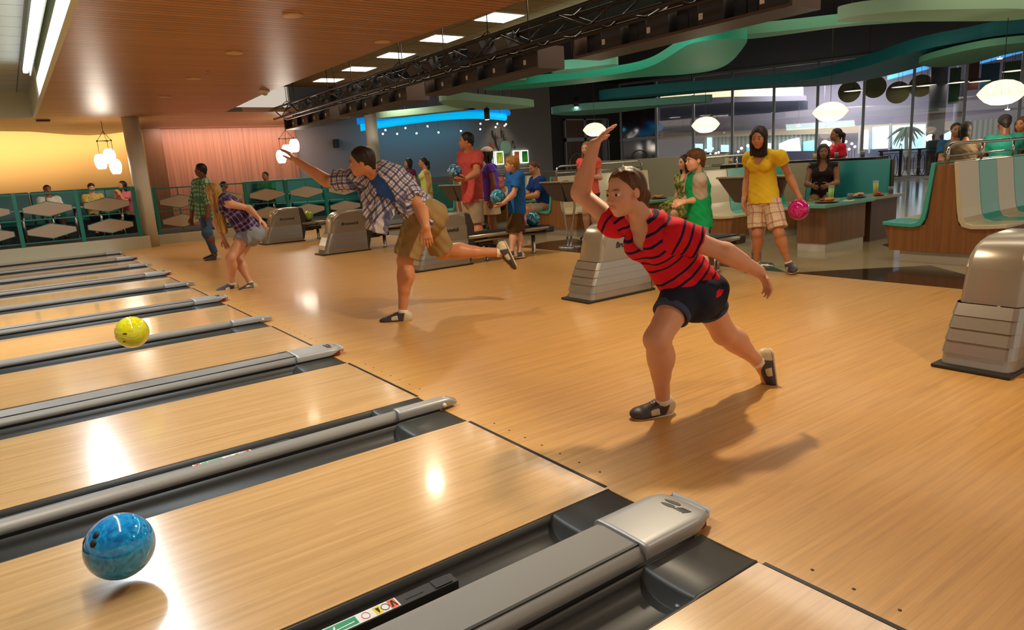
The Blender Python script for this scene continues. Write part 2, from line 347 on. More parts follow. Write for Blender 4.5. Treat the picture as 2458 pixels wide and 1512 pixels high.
def gutter_rows(y0, y1):
    n = 12; rows = []
    for x, dep in ((XL, .085), (-.31, .085), (-.30, .08), (-.29, .02), (-.28, .012), (0, .012)):
        rows.append([(x, (y0+y1)/2 - (y1-y0)/2*math.cos(PI*i/n), -.004 - dep*math.sin(PI*i/n)**.8) for i in range(n+1)])
    return rows
def divider(y0, wd, wide, label, sticker):
    t = thing('lane_divider', label, 'lane divider', (0, y0, 0), 0, 'dividers between the lanes')
    gw = .232
    for a in (0, wd-gw):
        g = MB().grid(gutter_rows(a, a+gw)).build('gutter', M_GUT, t)
        sd = g.modifiers.new('s', 'SOLIDIFY'); sd.thickness = .012; sd.offset = -1
        MB().tube([(-.272, a+gw/2-gw*.47*math.cos(PI*i/12), -.008-.075*math.sin(PI*i/12)**.8) for i in range(13)], .003, 6).build('gutter_lip', M_CAP2, g)
        MB().lathe([(.009, 0), (.009, .004)], (-.31, a+gw*.28, -.052), 10, M_CAP).build('screw', M_CAP, g)
    a, b = gw-.004, wd-gw+.004; mid = (a+b)/2; hw = (b-a)/2
    # body under the capping
    MB().bb((XL, a+.012, -.09), (-.02, b-.012, .03)).build('divider_body', M_DARK, t)
    # long capping, crowned in section
    h = .058
    sec = [(-hw, .012), (-hw+.004, .034), (-hw+.02, h-.006), (-hw+.05 if wide else -hw+.035, h), (hw-.05 if wide else hw-.035, h), (hw-.02, h-.006), (hw-.004, .034), (hw, .012)]
    cp = MB().grid([[(x, mid+u, v) for u, v in sec] for x in (XL, -.27)]).build('capping', M_CAP, t)
    cp.modifiers.new('s', 'SOLIDIFY').thickness = .004
    if wide:
        MB().bb((XL, a+.03, h-.004), (-.275, a+.042, h+.0012)).build('slot', M_DARK, cp)
    # end cap: flat topped nose with rounded corners, running over the foul line
    rows = []; hc = h+.006
    for i in range(19):
        f = i/18; x = -.275 + f*.36; e = max(0, (f-.70)/.30); r_ = max(0, (f-.86)/.14)
        wdt = hw*1.03*(1-.30*e**2.2) if wide else hw*1.05*(1-.34*e**2); tp = hc - .010*e**2 - .014*r_**2
        lo = .016 + (.026*min(1, e*1.5) if wide else .0)
        rows.append([(x, mid-wdt, lo), (x, mid-wdt, tp-.018), (x, mid-wdt+.006, tp-.007), (x, mid-wdt+.02, tp-.0015), (x, mid-wdt+.04, tp), (x, mid, tp+.001), (x, mid+wdt-.04, tp), (x, mid+wdt-.02, tp-.0015),
                     (x, mid+wdt-.006, tp-.007), (x, mid+wdt, tp-.018), (x, mid+wdt, lo)])
    for dx, k_, dz in ((.005, .985, -.003), (.009, .96, -.010), (.010, .94, -.020)):
        rows.append([(rows[18][0][0]+dx, mid+(p[1]-mid)*k_, max(rows[18][0][2]+.0005*len(rows), p[2]+dz)) for p in rows[18]])
    L_ = rows[-1]; mb = MB().grid(rows)
    mb.add(L_, [tuple(range(len(L_)))]); mb.add(rows[0], [tuple(range(len(L_)))])
    ec = mb.build('end_cap', M_CAP, t)
    MB().tube([(-.272, mid+u*1.02, v+.003) for u, v in sec], .0025, 6).build('joint', M_WHITE, ec)
    if wide:
        rf = [(.080-.03*abs(u)**3, mid+u*hw*.86) for u in [q/8-1 for q in range(17)]]
        MB().prism(rf+[(.0, mid+hw*.8), (.0, mid-hw*.8)], .004, .043, lambda u, v, ww: (u, v, ww)).build('reflector', M_RED, t, bev=.004)
        # bowling emblem: two dark leaf shapes with slanted bars
        em = MB(); z = hc-.0005; E = lambda u, v, ww: (.0+v*.00115, mid+u*.00115-.01, ww)
        def leaf(cx, cy, L, Wd, a):
            c, s = math.cos(a), math.sin(a); P = []
            for q in range(20):
                th = 2*PI*q/20; u = math.cos(th)*L; v = math.sin(th)*Wd*(1-.35*math.cos(th)); P.append((cx+u*c-v*s, cy+u*s+v*c))
            return P
        em.prism(leaf(24, 10, 30, 8, -.1), z-.003, z+.0022, E); em.prism(leaf(22, -14, 26, 9, -.1), z-.003, z+.0022, E)
        for q in range(4): em.prism([(-10-q*11, -20), (-4-q*11, -20), (-10-q*11, -4), (-22-q*9, 6), (-27-q*9, 6), (-17-q*11, -6)], z-.003, z+.0022, E)
        em.build('emblem', M_DARK, ec)
    else:
        MB().sphere((.0, a-.002, .03), .013, 12, M_WHITE).build('bolt', M_WHITE, t)
    if sticker: warning(t, wd-gw+.06)
    return t
def warning(t, y):
    """long pictogram sticker on the far wall of the gutter"""
    mG, mO, mY, mK, mW = (mat('sticker_green', srgb(22, 140, 84), .4), mat('sticker_orange', srgb(232, 96, 50), .4), mat('sticker_yellow', srgb(226, 196, 40), .4), mat('sticker_black', (.01, .01, .01), .4), mat('sticker_white', srgb(226, 222, 214), .4))
    y0 = y+.05; z = -.006
    ledge = MB().bb((-3.2, y0-.005, -.04), (-.78, y0+.05, -.008)).build('side_rail', M_GUT, t, bev=.003)
    MB().bb((-.86, y0+.0, -.008), (-.8, y0+.045, -.004)).build('rail_slot', M_DARK, ledge); MB().bb((-.96, y0+.014, -.0085), (-.9, y0+.022, -.0065)).build('rail_slot', M_DARK, ledge)
    st = MB(); B = lambda x0, x1, m, a=0., b=.045, dz=.0: st.bb((x0, y0+a, -.0085), (x1, y0+b, -.0065+dz), m)
    B(-1.255, -.985, mW, -.002, .047)
    B(-1.25, -1.22, mO, dz=.0004); B(-1.216, -1.12, mG, .003, .042, .0004); B(-1.064, -1.04, mY, .003, .042, .0004); B(-1.015, -.99, mO, dz=.0004)
    for x0 in (-1.245, -1.011): st.prism([(x0, y0+.006), (x0+.006, y0+.006), (x0+.011, y0+.03), (x0+.016, y0+.006), (x0+.021, y0+.006), (x0+.013, y0+.04), (x0+.007, y0+.04)], -.0065, -.0055, up, mK)
    st.prism([(-1.2, y0+.012), (-1.19, y0+.034), (-1.186, y0+.034), (-1.19, y0+.016), (-1.13, y0+.02), (-1.13, y0+.015)], -.006, -.0055, up, mW)
    for cx in (-1.092, -1.028): st.tube([(cx+.012*math.cos(a*PI/8), y0+.022+.016*math.sin(a*PI/8), -.006) for a in range(16)], .0012, 6, mO if cx < -1.05 else mK, closed=True)
    st.prism([(-1.058, y0+.034), (-1.046, y0+.034), (-1.05, y0+.008), (-1.054, y0+.008)], -.006, -.0055, up, mK)
    st.build('warning_sticker', mW, ledge)
DL = ['wide silver divider closest to the camera, with dark emblem and red reflector', 'narrow silver divider just beyond the blue ball', 'wide silver divider capped with emblem, halfway to the yellow ball',
      'narrow silver divider right in front of the yellow ball', 'wide silver divider just behind the yellow ball', 'narrow silver divider ending near the crouching blonde woman', 'wide silver divider, sixth beyond the blue ball',
      'narrow silver divider, seventh beyond the blue ball', 'wide silver divider, second from the kerb', 'last narrow divider running along the white kerb']
for i in range(10):
    k, wide = i//2, i % 2 == 0
    divider(k*PIT if wide else k*PIT+WW+LW, WW if wide else NW, wide, DL[i], i < 2)

# ---- ball return: hood + rack
M_HOOD = mat('hood_silver', srgb(158, 148, 130), .3, .6, .5, .2)
M_HOODF = mat('hood_front', srgb(164, 160, 152), .28, .7)
M_TRIM = mat('hood_trim', srgb(58, 54, 50), .4)
M_BRASS = mat('chrome', srgb(190, 190, 186), .15, .9)
def hoodring(x0, x1, w0, w1, z, rd=.07):
    """rounded-front footprint at height z: open U from back left round the nose to back right"""
    P = [(x1, -w1), (x0+rd*1.4, -w0)]
    for a in range(1, 6): P.append((x0+rd*1.2-rd*1.2*math.sin(a*PI/10), -w0+rd*.6-rd*.6*math.cos(a*PI/10) if a < 5 else -w0+rd*.6))
    Q = [(x, -y) for x, y in reversed(P)]
    return [(x, y, z) for x, y in P+Q]
def hood_mesh():
    t = []
    # five flared bands
    levels = [(0.02, 2.5, .188), (.085, 2.512, .186), (.0855, 2.5, .19), (.155, 2.528, .184), (.1555, 2.52, .188), (.225, 2.556, .18), (.2255, 2.548, .184), (.295, 2.584, .176), (.2955, 2.578, .18), (.36, 2.616, .173)]
    lo = MB().grid([hoodring(x, 3.29, w_, w_-.002, z) for z, x, w_ in levels], None, False)
    # upper shell, with the sloped rounded lid
    up_ = [hoodring(2.64, 3.29, .166, .166, .36)]
    up_ += [hoodring(2.66, 3.29, .164, .164, .45), hoodring(2.685, 3.29, .16, .16, .555)]
    lid = []
    for f, dx in ((0, 2.685), (.2, 2.70), (.4, 2.735), (.6, 2.80), (.8, 2.9), (.93, 3.02), (1, 3.12)):
        ring = hoodring(dx, 3.29, .16-.012*f, .15, 0); zt = .555+.2*math.sin(f*PI/2)
        lid.append([(x, y*(1-.06*f), .555+(zt-.555)*min(1, .82+.18*(1-abs(y)/.17)) if 1 else 0) for x, y, _ in ring])
    top = lid[-1]
    return lo, MB().grid(up_, None, True), MB().grid(lid, None, True).add(top, [tuple(range(len(top)))])
LOWER, UPPER, LID = hood_mesh()
def ball_return(yc, label):
    t = thing('ball_return', label, 'ball return', (0, yc, 0), 0, 'ball returns between the lane pairs')
    b = LOWER.build('hood_base', M_HOODF, t)
    u = UPPER.build('hood_body', M_HOOD, t)
    # side panels closing the body up to the lid
    for s in (-1, 1):
        sp_ = MB().prism([(2.7, .35), (3.29, .35), (3.29, .67), (3.16, .712), (3.04, .71), (2.92, .698), (2.82, .672), (2.75, .625), (2.7, .56)], s*.1, s*.157, lambda a, c, y: (a, y, c)).build('side_panel', M_HOOD, t, bev=.012)
        M = frame((-s, 0, 0), (0, 0, 1), (0, s, 0), (3.0, s*.1652, .5))
        text('lettering', 'Brunswick', .075, M, M_DARK, sp_, .0015, .25, .0015)
    LID.build('hood_lid', M_HOOD, t)
    MB().prism([(3.28, .03), (3.33, .03), (3.40, .3), (3.42, .52), (3.36, .70), (3.28, .72)], -.165, .165, lambda a, c, y: (a, y, c)).build('back_housing', M_TRIM, t, bev=.02)
    MB().bb((2.44, -.2, 0), (3.34, .2, .022)).build('floor_plate', M_DARK, t, bev=.008)
    r = MB()
    for s in (-1, 1):
        r.tube([(3.3, s*.17, .37), (4.7, s*.17, .37), (4.78, s*.12, .37), (4.8, 0, .37)], .028, 10)
        r.tube([(3.32, s*.1, .30), (4.7, s*.1, .30)], .02, 8)
    r.build('side_rail', M_HOOD, t)
    MB().prism([(-.16, .385), (-.1, .36), (-.05, .372), (0, .385), (.05, .372), (.1, .36), (.16, .385), (.16, .41), (.1, .39), (.05, .402), (0, .412), (-.05, .402), (-.1, .39), (-.16, .41)], 3.3, 4.74, lambda y, z, x: (x, y, z)).build('ball_track', M_DARK, t)
    MB().bb((4.66, -.19, .3), (4.82, .19, .4)).build('end_bumper', M_TRIM, t, bev=.02)
    MB().bb((3.4, -.07, .2), (3.6, .07, .3)).tube([(3.5, -.06, .25), (3.75, -.1, .25)], .035, 10).build('accelerator', M_DARK, t, bev=.015)
    for x in (3.7, 4.55):
        MB().lathe([(.04, 0), (.045, .015), (.032, .03), (.032, .33)], (x, 0, 0), 16).build('leg', M_BRASS, t)
    return t
RL = ['silver ball return hood nearest the camera, cut by the right frame edge', 'silver ball return half hidden behind the girl in stripes', 'silver ball return behind the knee of the man in blue plaid',
      'silver ball return to the left of the man in blue plaid', 'farthest silver ball return, beside the crouching blonde woman']
for k in range(5): ball_return(k*PIT+WW/2, RL[k])

# ---- bowling balls
def ball_mat(name, c1, c2, c3, sc=3.):
    m = mat(name, c2, .08, 0, .5, .6); n1 = noise(m, objco(m, (1, 1, 1)), sc*9, 3, .6); n1.node.inputs['Distortion'].default_value = 1.6
    lk(m, ramp(m, n1, [(.32, c1), (.5, c2), (.68, c3)]), bsdf(m).inputs['Base Color']); return m
M_BLUEB = ball_mat('ball_blue', srgb(0, 96, 160), srgb(0, 140, 200), srgb(40, 165, 215))
M_YELB = ball_mat('ball_yellow', srgb(196, 176, 10), srgb(222, 204, 24), srgb(206, 214, 60))
M_PINKB = ball_mat('ball_magenta', srgb(150, 0, 76), srgb(206, 10, 118), srgb(232, 60, 150), 6)
M_TEALB = ball_mat('ball_teal', srgb(0, 90, 118), srgb(10, 130, 158), srgb(150, 205, 215), 2.2)
M_SWIRL = ball_mat('ball_rose', srgb(196, 70, 140), srgb(222, 120, 176), srgb(240, 210, 226), 2)
M_BLACKB = mat('ball_black', (.012, .012, .013), .08, 0, .5, .6)
M_LIME = ball_mat('ball_lime', srgb(120, 160, 40), srgb(160, 196, 70), srgb(190, 214, 110))
M_NAVYB = ball_mat('ball_navy', srgb(4, 30, 60), srgb(10, 84, 130), srgb(170, 205, 220), 2.4)
R_B = .108
def ball(loc, m, label, hole=None, r=R_B, parent=None, group=None, mark=None):
    o = MB().sphere((0, 0, 0), r, 48).build('bowling_ball', m, loc=loc); tag(o, label, 'bowling ball', group)
    if hole:
        d = Vector(hole).normalized(); x = d.orthogonal().normalized(); y = d.cross(x)
        for a, b in ((-.014, 0), (.014, 0), (0, .075)):
            q = (d + x*a/r + y*b/r).normalized(); Rq = q.to_track_quat('Z', 'Y').to_matrix()
            MB().lathe([(.0125, -.002), (.0125, .0006)], q*(r-.0004), 16, mat('hole_black', (.006, .006, .006), .7), R=Rq).build('finger_hole', parent=o)
    return o
b = ball((-1.645, 1.312, .128), M_BLUEB, 'blue bowling ball skimming the lane in the lower left', (-.7, -.5, .75))
b = ball((-1.21, 4.113, .336), M_YELB, 'bright yellow bowling ball flying low over a lane', None)
for q_, L_ in (((-.5, -.86, .12), .03), ((-.62, -.74, -.42), .024)):
    q_ = Vector(q_).normalized(); MB().lathe([(.5, -.002), (.5, .0008)], (0, 0, 0), 16, mat('ball_print', srgb(70, 62, 10), .4)).build('print_mark', parent=b).matrix_local = Matrix.Translation(q_*.1076) @ q_.to_track_quat('Z', 'Y').to_matrix().to_4x4() @ Matrix.Diagonal((L_, .011, 1, 1))
RACKZ = .412 + .094
def rackball(k, x, m, label): return ball((x, k*PIT+WW/2, RACKZ), m, label, None, R_B, None, 'balls resting on the racks')
rackball(4, 3.52, M_LIME, 'lime green ball on the farthest ball rack')
rackball(3, 3.62, M_TEALB, 'teal ball on the rack left of the man in plaid')
rackball(2, 4.32, M_SWIRL, 'pink and white swirled ball on the rack behind the boy in blue')
rackball(2, 4.56, M_TEALB, 'teal swirled ball at the end of the rack, beside the pink ball')
rackball(1, 4.28, M_BLACKB, 'black ball on the rack behind the boy in grey shorts')
# ================================================================ lounge seating
M_TEAL = mat('teal_shell', srgb(70, 178, 158), .28, 0, .5, .2)
M_CREAM = mat('cream_shell', srgb(214, 198, 160), .28, 0, .5, .2)
M_BWOOD = veneer('bench_veneer', srgb(112, 70, 34), srgb(150, 98, 50), 7)
M_BWOOD2 = veneer('table_veneer', srgb(108, 72, 44), srgb(142, 100, 64), 7)
M_KICK = mat('kick_plate', srgb(206, 200, 186), .35)
M_TOP = mat('table_top_teal', srgb(98, 176, 152), .22, 0, .5, .2)
M_TOPG = mat('table_top_grey', srgb(150, 138, 112), .22, 0, .5, .2)
def shell_poly(s):
    """section of a moulded seat, front tip to top edge, thickness inwards"""
    A = [(.60, .445), (.42, .435), (.30, .43), (.235, .45), (.205, .50), (.185, .60), (.16, .80), (.13, 1.06)]
    B = [(.085, 1.065), (.115, .80), (.14, .58), (.16, .47), (.20, .405), (.28, .385), (.42, .39), (.60, .405)]
    return [(s*y, z) for y, z in A+B]
def bench(x0, yc, label, seatlabel=None, n=5, group='back to back lounge benches'):
    t = thing('lounge_bench', label, 'bench', (x0, yc, 0), 0, group)
    L = n*.455
    body = [(.52, .13), (.58, .40), (.28, .385), (.17, .42), (.14, .5), (.085, 1.04), (-.085, 1.04), (-.14, .5), (-.17, .42), (-.28, .385), (-.58, .40), (-.52, .13)]
    MB().prism(body, 0, L, lambda y, z, x: (x, y, z)).build('bench_body', M_BWOOD, t, bev=.004)
    MB().bb((.08, -.44, 0), (L-.05, .44, .13)).build('toe_kick', M_KICK, t)
    for s in (1, -1):
        for i in range(n):
            q = M_TEAL if (i % 2 == 0) == (s == 1) else M_CREAM
            o = MB().prism(shell_poly(s), i*.455+.0 - (.02 if i == 0 else 0), (i+1)*.455-.004, lambda y, z, x: (x, y, z)).build('seat_shell', q, t, bev=.008)
            o['label'] = 'teal seat section' if q is M_TEAL else 'cream seat section'
    r = MB()
    r.tube([(.04, 0, 1.03), (.04, 0, 1.17), (.055, 0, 1.215), (.1, 0, 1.24), (.2, 0, 1.245), (L-.2, 0, 1.245), (L-.1, 0, 1.24), (L-.055, 0, 1.215), (L-.04, 0, 1.17), (L-.04, 0, 1.03)], .017, 10)
    r.tube([(.04, 0, 1.125), (L-.04, 0, 1.125)], .010, 8)
    for x in (.86, 1.72): r.tube([(x, 0, 1.03), (x, 0, 1.245)], .013, 8)
    r.build('rail', M_BRASS, t)
    return t
bench(6.1, 2.06, 'striped lounge bench with wooden end, in front of the seated group at the right edge')
bench(6.36, 5.42, 'striped lounge bench behind the boy in the green vest', None, 4)
bench(6.36, 8.68, 'striped lounge bench behind the raised arm, beside the folded console')
bench(6.36, 12.1, 'farthest striped lounge bench, behind the man in the red polo')
def table(x0, y0, label):
    t = thing('lounge_table', label, 'table', (x0, y0, 0), 0, 'tables between the lounge benches')
    MB().bb((0, 0, .555), (1.2, .52, .6)).build('table_top', M_TOP, t, bev=.006)['label'] = 'teal end of the table top'
    MB().bb((1.2, .04, .56), (2.1, .48, .598)).build('table_top', M_TOPG, t, bev=.005)['label'] = 'grey end of the table top'
    MB().prism([(.14, .06), (1.08, .06), (1.08, .46), (.14, .46)], .10, .556, lambda u, v, w_: (u, v, w_)).build('table_base', M_BWOOD2, t, bev=.004)
    MB().bb((.15, .07, 0), (1.07, .45, .1)).build('toe_kick', M_KICK, t)
    MB().bb((1.3, .1, .0), (2.0, .42, .56)).build('table_base', veneer('dark_veneer', srgb(70, 46, 30), srgb(92, 62, 40), 7), t)
    return t
table(6.33, 3.48, 'teal topped table with drinks, right of the woman in yellow')
table(6.5, 6.84, 'teal topped table behind the head of the girl in stripes')
table(6.5, 10.2, 'teal topped table in front of the man in navy')
# long banquette with counter behind
def banquette(y0, y1, mats, x, h, label, counter=True):
    t = thing('banquette', label, 'banquette', (x, y0, 0), 0)
    n = len(mats); d = (y1-y0)/n
    for i, q in enumerate(mats):
        MB().prism([(-.14, .42), (-.02, h), (.05, h), (.05, .42)], i*d, (i+1)*d-.006, lambda a, z, y: (a, y, z)).build('back_panel', q, t, bev=.008)
        MB().bb((-.56, i*d, .39), (-.06, (i+1)*d-.006, .44)).build('seat_panel', q, t, bev=.01)
    MB().bb((-.5, .02, .0), (.05, y1-y0-.02, .4)).build('banquette_base', mat('banquette_dark', srgb(54, 42, 34), .5), t)
    MB().bb((-.0, -.02, .4), (.09, y1-y0, h-.01)).build('back_board', mat('banquette_dark', srgb(54, 42, 34), .5), t)
    return t
M_OLIVE = mat('olive_shell', srgb(150, 132, 92), .35)
M_TEAL2 = mat('deep_teal_shell', srgb(40, 140, 140), .32)
banquette(4.02, 6.6, [M_TEAL2, M_OLIVE], 9.0, 1.06, 'teal and olive wall seat behind the woman in the dark tank top')
tag(MB().bb((9.02, 4.25, 1.062), (9.4, 7.3, 1.1)).bb((9.2, 4.3, 0), (9.26, 7.25, 1.062)).build('bar_counter', mat('counter_black', srgb(24, 22, 24), .25), bev=.005), 'black bar counter running along the top of the wall seat', 'counter')
tag(MB().bb((10.2, 7.9, 0), (10.32, 11.9, 1.29)).build('half_wall', mat('half_wall_paint', srgb(176, 168, 142), .5), bev=.01), 'long pale half wall behind the head of the girl in stripes', 'half wall')
tag(MB().bb((10.0, 12.2, 0), (10.12, 20.3, 1.12)).build('half_wall', mat('half_wall_grey', srgb(118, 114, 104), .5), bev=.01), 'grey half wall below the art on the grey wall', 'half wall')
tag(MB().bb((6.9, 14.6, 0), (10.0, 14.75, .98)).build('half_wall', mat('teal_wall_paint', srgb(34, 110, 100), .5), bev=.01), 'teal half wall behind the girl in the lime dress', 'half wall')
# consoles
M_CONS = mat('console_grey', srgb(88, 82, 80), .35)
M_CONSR = mat('console_rim', srgb(150, 140, 124), .35)
def console(x, y, label, wd=1.0):
    t = thing('scoring_console', label, 'console', (x, y, 0), 0, 'scoring consoles')
    MB().lathe([(.19, 0), (.185, .012), (.05, .02)], (0, 0, 0), 36).build('base', M_BRASS, t)
    for s in (-1, 1):
        MB().tube([(0, s*.04, .015), (.0, s*.05, .2), (.01, s*.09, .42), (.015, s*.14, .62), (.0, s*.15, .78), (-.03, s*.13, .86)], .017, 10).build('leg', M_BRASS, t)
        a, b = s*.015, s*wd/2
        P = [(a, .70), (s*wd*.32, .725), (b, 1.0), (a, 1.0)]
        MB().prism(P, -.02, .03, lambda u, z, ww: (-.06+ww - (z-.85)*.35, u, z)).build('screen_back', M_CONS, t, bev=.008)
        MB().box((-.105, (a+b)/2, 1.012), (.12, abs(b-a), .024)).build('rim', M_CONSR, t, bev=.008)
    MB().bb((-.06, -.02, .72), (.02, .02, 1.03)).build('hinge', M_DARK, t)
    return t
console(5.31, 7.12, 'grey scoring console on two bent legs, left of the raised arm')
console(5.16, 3.62, 'grey scoring console behind the woman in yellow', .9)
console(5.3, 10.3, 'grey scoring console left of the man in the red polo')
# food and drinks
M_GLASS = mat('cup_clear', srgb(225, 235, 220), .1, 0, .5, 0, None, 0, .16)
def cup(loc, liquid, label, h=.16, r=.034, fill=.8, glass=True, group='drinks on the lounge table'):
    t = thing('drink_cup', label, 'drink', loc, 0, group)
    MB().lathe([(r*.72, .004), (r*.72+(r*.96-r*.72)*fill, h*fill)], (0, 0, 0), 20).build('drink', liquid, t)
    if glass:
        o = MB().lathe([(r*.76, 0), (r, h), (r*.94, h), (r*.72, .004)], (0, 0, 0), 20).build('cup', M_GLASS, t)
    return t
ML = mat('drink_lime', srgb(150, 205, 60), .2); MY = mat('drink_yellow', srgb(205, 195, 40), .2); MK = mat('drink_cola', srgb(34, 20, 18), .15); MR = mat('drink_red', srgb(110, 20, 26), .2); MO = mat('drink_amber', srgb(200, 150, 50), .2)
cup((6.98, 3.78, .6), ML, 'tall lime green drink in front of the woman in the dark tank top', .2, .04)
cup((8.0, 3.72, .598), MY, 'tall yellow drink farther along the table', .2, .038)
cup((7.12, 3.6, .6), MK, 'small dark drink beside the blue plate', .085, .035, .85)
cup((8.26, 3.64, .598), MK, 'small dark drink at the far end of the table', .1, .034, .85)
cup((7.14, 3.9, .6), MR, 'red drink held beside the tall lime drink', .1, .034, .8)
cup((9.2, 5.35, 1.1), MO, 'amber drink on the black counter', .1, .036, .8, True, 'drinks on the counter')
cup((9.2, 4.98, 1.1), MK, 'dark drink on the counter behind the head of the seated woman', .1, .036, .85, True, 'drinks on the counter')
cup((9.2, 4.55, 1.1), MK, 'dark drink on the counter right of the woman in red', .1, .036, .85, True, 'drinks on the counter')
cup((9.25, 7.05, 1.1), MO, 'amber drink on the counter above the boy in the green vest', .1, .036, .8, True, 'drinks on the counter')
def plate(loc, pm, items, label, r=.12, rz=0.):
    t = thing('food_plate', label, 'plate', loc, rz, 'plates of food on the tables')
    MB().lathe([(r*.6, 0), (r*.95, .012), (r, .016), (r*.6, .006)], (0, 0, 0), 28).build('plate', pm, t)
    rnd = random.Random(int(loc[0]*100))
    for nm, col, k, rad in items:
        f = MB()
        for i in range(k):
            a = rnd.random()*6.3; q = rnd.random()*r*.6
            f.sphere((q*math.cos(a), q*math.sin(a), .018+rad*.6+rnd.random()*.012), (rad*1.3, rad, rad*.7), 10)
        o = f.build(nm, mat('food_'+nm, col, .5), t); o['kind'] = 'stuff'
    return t
plate((6.68, 3.66, .6), mat('plate_red', srgb(120, 40, 30), .3), [('pizza', srgb(214, 128, 52), 9, .03), ('topping', srgb(170, 40, 26), 6, .018)], 'plate of pizza near the pink ball', .15)
plate((7.5, 3.72, .6), mat('plate_blue', srgb(40, 80, 130), .3), [('fries', srgb(214, 168, 80), 10, .024), ('salad', srgb(190, 60, 50), 8, .022), ('bun', srgb(222, 180, 110), 2, .034)], 'heaped blue plate in the middle of the table', .13)
plate((7.86, 3.6, .598), mat('plate_red', srgb(120, 40, 30), .3), [('sauce', srgb(190, 50, 30), 5, .02)], 'small red plate beside the yellow drink', .07)
plate((7.3, 7.05, .6), mat('plate_red', srgb(120, 40, 30), .3), [('pizza', srgb(214, 128, 52), 9, .03)], 'plate of pizza behind the head of the girl in stripes', .15)
plate((6.95, 10.35, .6), mat('plate_red', srgb(120, 40, 30), .3), [('pizza', srgb(214, 128, 52), 9, .03)], 'plate of pizza in front of the man in navy', .14)
tag(MB().box((7.02, 3.56, .602), (.16, .12, .004), .3).build('napkin', M_WHITE), 'white napkin under the small dark drink', 'napkin')
# ================================================================ truss, monitors, clouds, lamps
M_TRUSS = mat('truss_black', srgb(34, 29, 24), .4, .3)
t = thing('lighting_truss', 'long black lighting truss hung under the tile ceiling', 'truss', (3.7, 3.0, 2.73))
TL = 12.8
for nm, x, z in (('top_chord', 0, .24), ('top_chord', .3, .24), ('bottom_chord', 0, 0), ('bottom_chord', .3, 0)):
    MB().tube([(x, 0, z), (x, TL, z)], .024, 8).build(nm, M_TRUSS, t)
n = 22
for i in range(n):
    a, b = i*TL/n, (i+1)*TL/n
    lw = MB()
    for x in (0, .3): lw.tube([(x, a, 0 if i % 2 else .24), (x, b, .24 if i % 2 else 0)], .013, 6)
    for z in (0, .24): lw.tube([(0, a, z), (.3, b if i % 2 else a, z)], .013, 6)
    lw.build('lacing', M_TRUSS, t)
for y in (1.6, 3.9, 6.5, 9.3, 12.2):
    hg = MB(); hg.tube([(.15, y, .26), (.15, y, .94)], .007, 6); hg.tube([(0, y, .24), (.15, y, .36), (.3, y, .24)], .009, 6)
    hg.build('hanger', M_TRUSS, t)
MB().tube([(.45, -.5, .08), (.45, TL-.2, .08)], .022, 8).tube([(.3, 1, .0), (.45, 1, .08)], .015, 6).tube([(.3, 6, .0), (.45, 6, .08)], .015, 6).tube([(.3, 11, .0), (.45, 11, .08)], .015, 6).build('lamp_pipe', M_TRUSS, t)
# overhead monitor housings below the pipe
M_MON = mat('monitor_back', srgb(44, 40, 38), .45)
M_MON2 = mat('monitor_vent', srgb(20, 19, 19), .5)
M_LEDGE = mat('monitor_ledge', srgb(74, 56, 44), .5)
MLAB = ['overhead monitor housing nearest the camera, above the big teal cloud', 'second overhead monitor housing from the camera along the truss', 'third overhead monitor housing from the camera along the truss', 'farthest overhead monitor housing, above the hanging barrel lamps']
for i, (y0, y1) in enumerate(((2.6, 5.55), (6.25, 9.3), (9.95, 13.0), (13.5, 16.5))):
    t = thing('monitor_housing', MLAB[i], 'monitor housing', (4.2, y0, 2.53), 0, 'monitor housings under the truss'); L = y1-y0
    MB().bb((-.03, 0, 0), (.42, L, .03)).bb((-.03, 0, .03), (.42, .03, .29)).bb((-.03, L-.03, .03), (.42, L, .29)).build('housing_frame', M_LEDGE, t)
    MB().bb((.3, .03, .03), (.4, L-.03, .3)).build('back_board', M_MON2, t)
    k = 4
    for q in range(k):
        a = .06+q*(L-.12)/k; b = a+(L-.12)/k
        MB().bb((.02, a+.0, .03), (.2, a+.46*(b-a), .285)).build('monitor_back', M_MON, t, bev=.012)
        MB().bb((.06, a+.50*(b-a), .03), (.2, a+.66*(b-a), .28)).bb((.1, a+.72*(b-a), .03), (.22, b-.05, .27)).build('vent_panel', M_MON2, t)
        MB().bb((.013, a+.36*(b-a), .09), (.02, a+.43*(b-a), .15)).build('tag_plate', M_WHITE, t)
    for y in (.4, L-.4): MB().tube([(.15, y, .28), (.15, y, 1.14)], .008, 6).build('hanger', M_TRUSS, t)
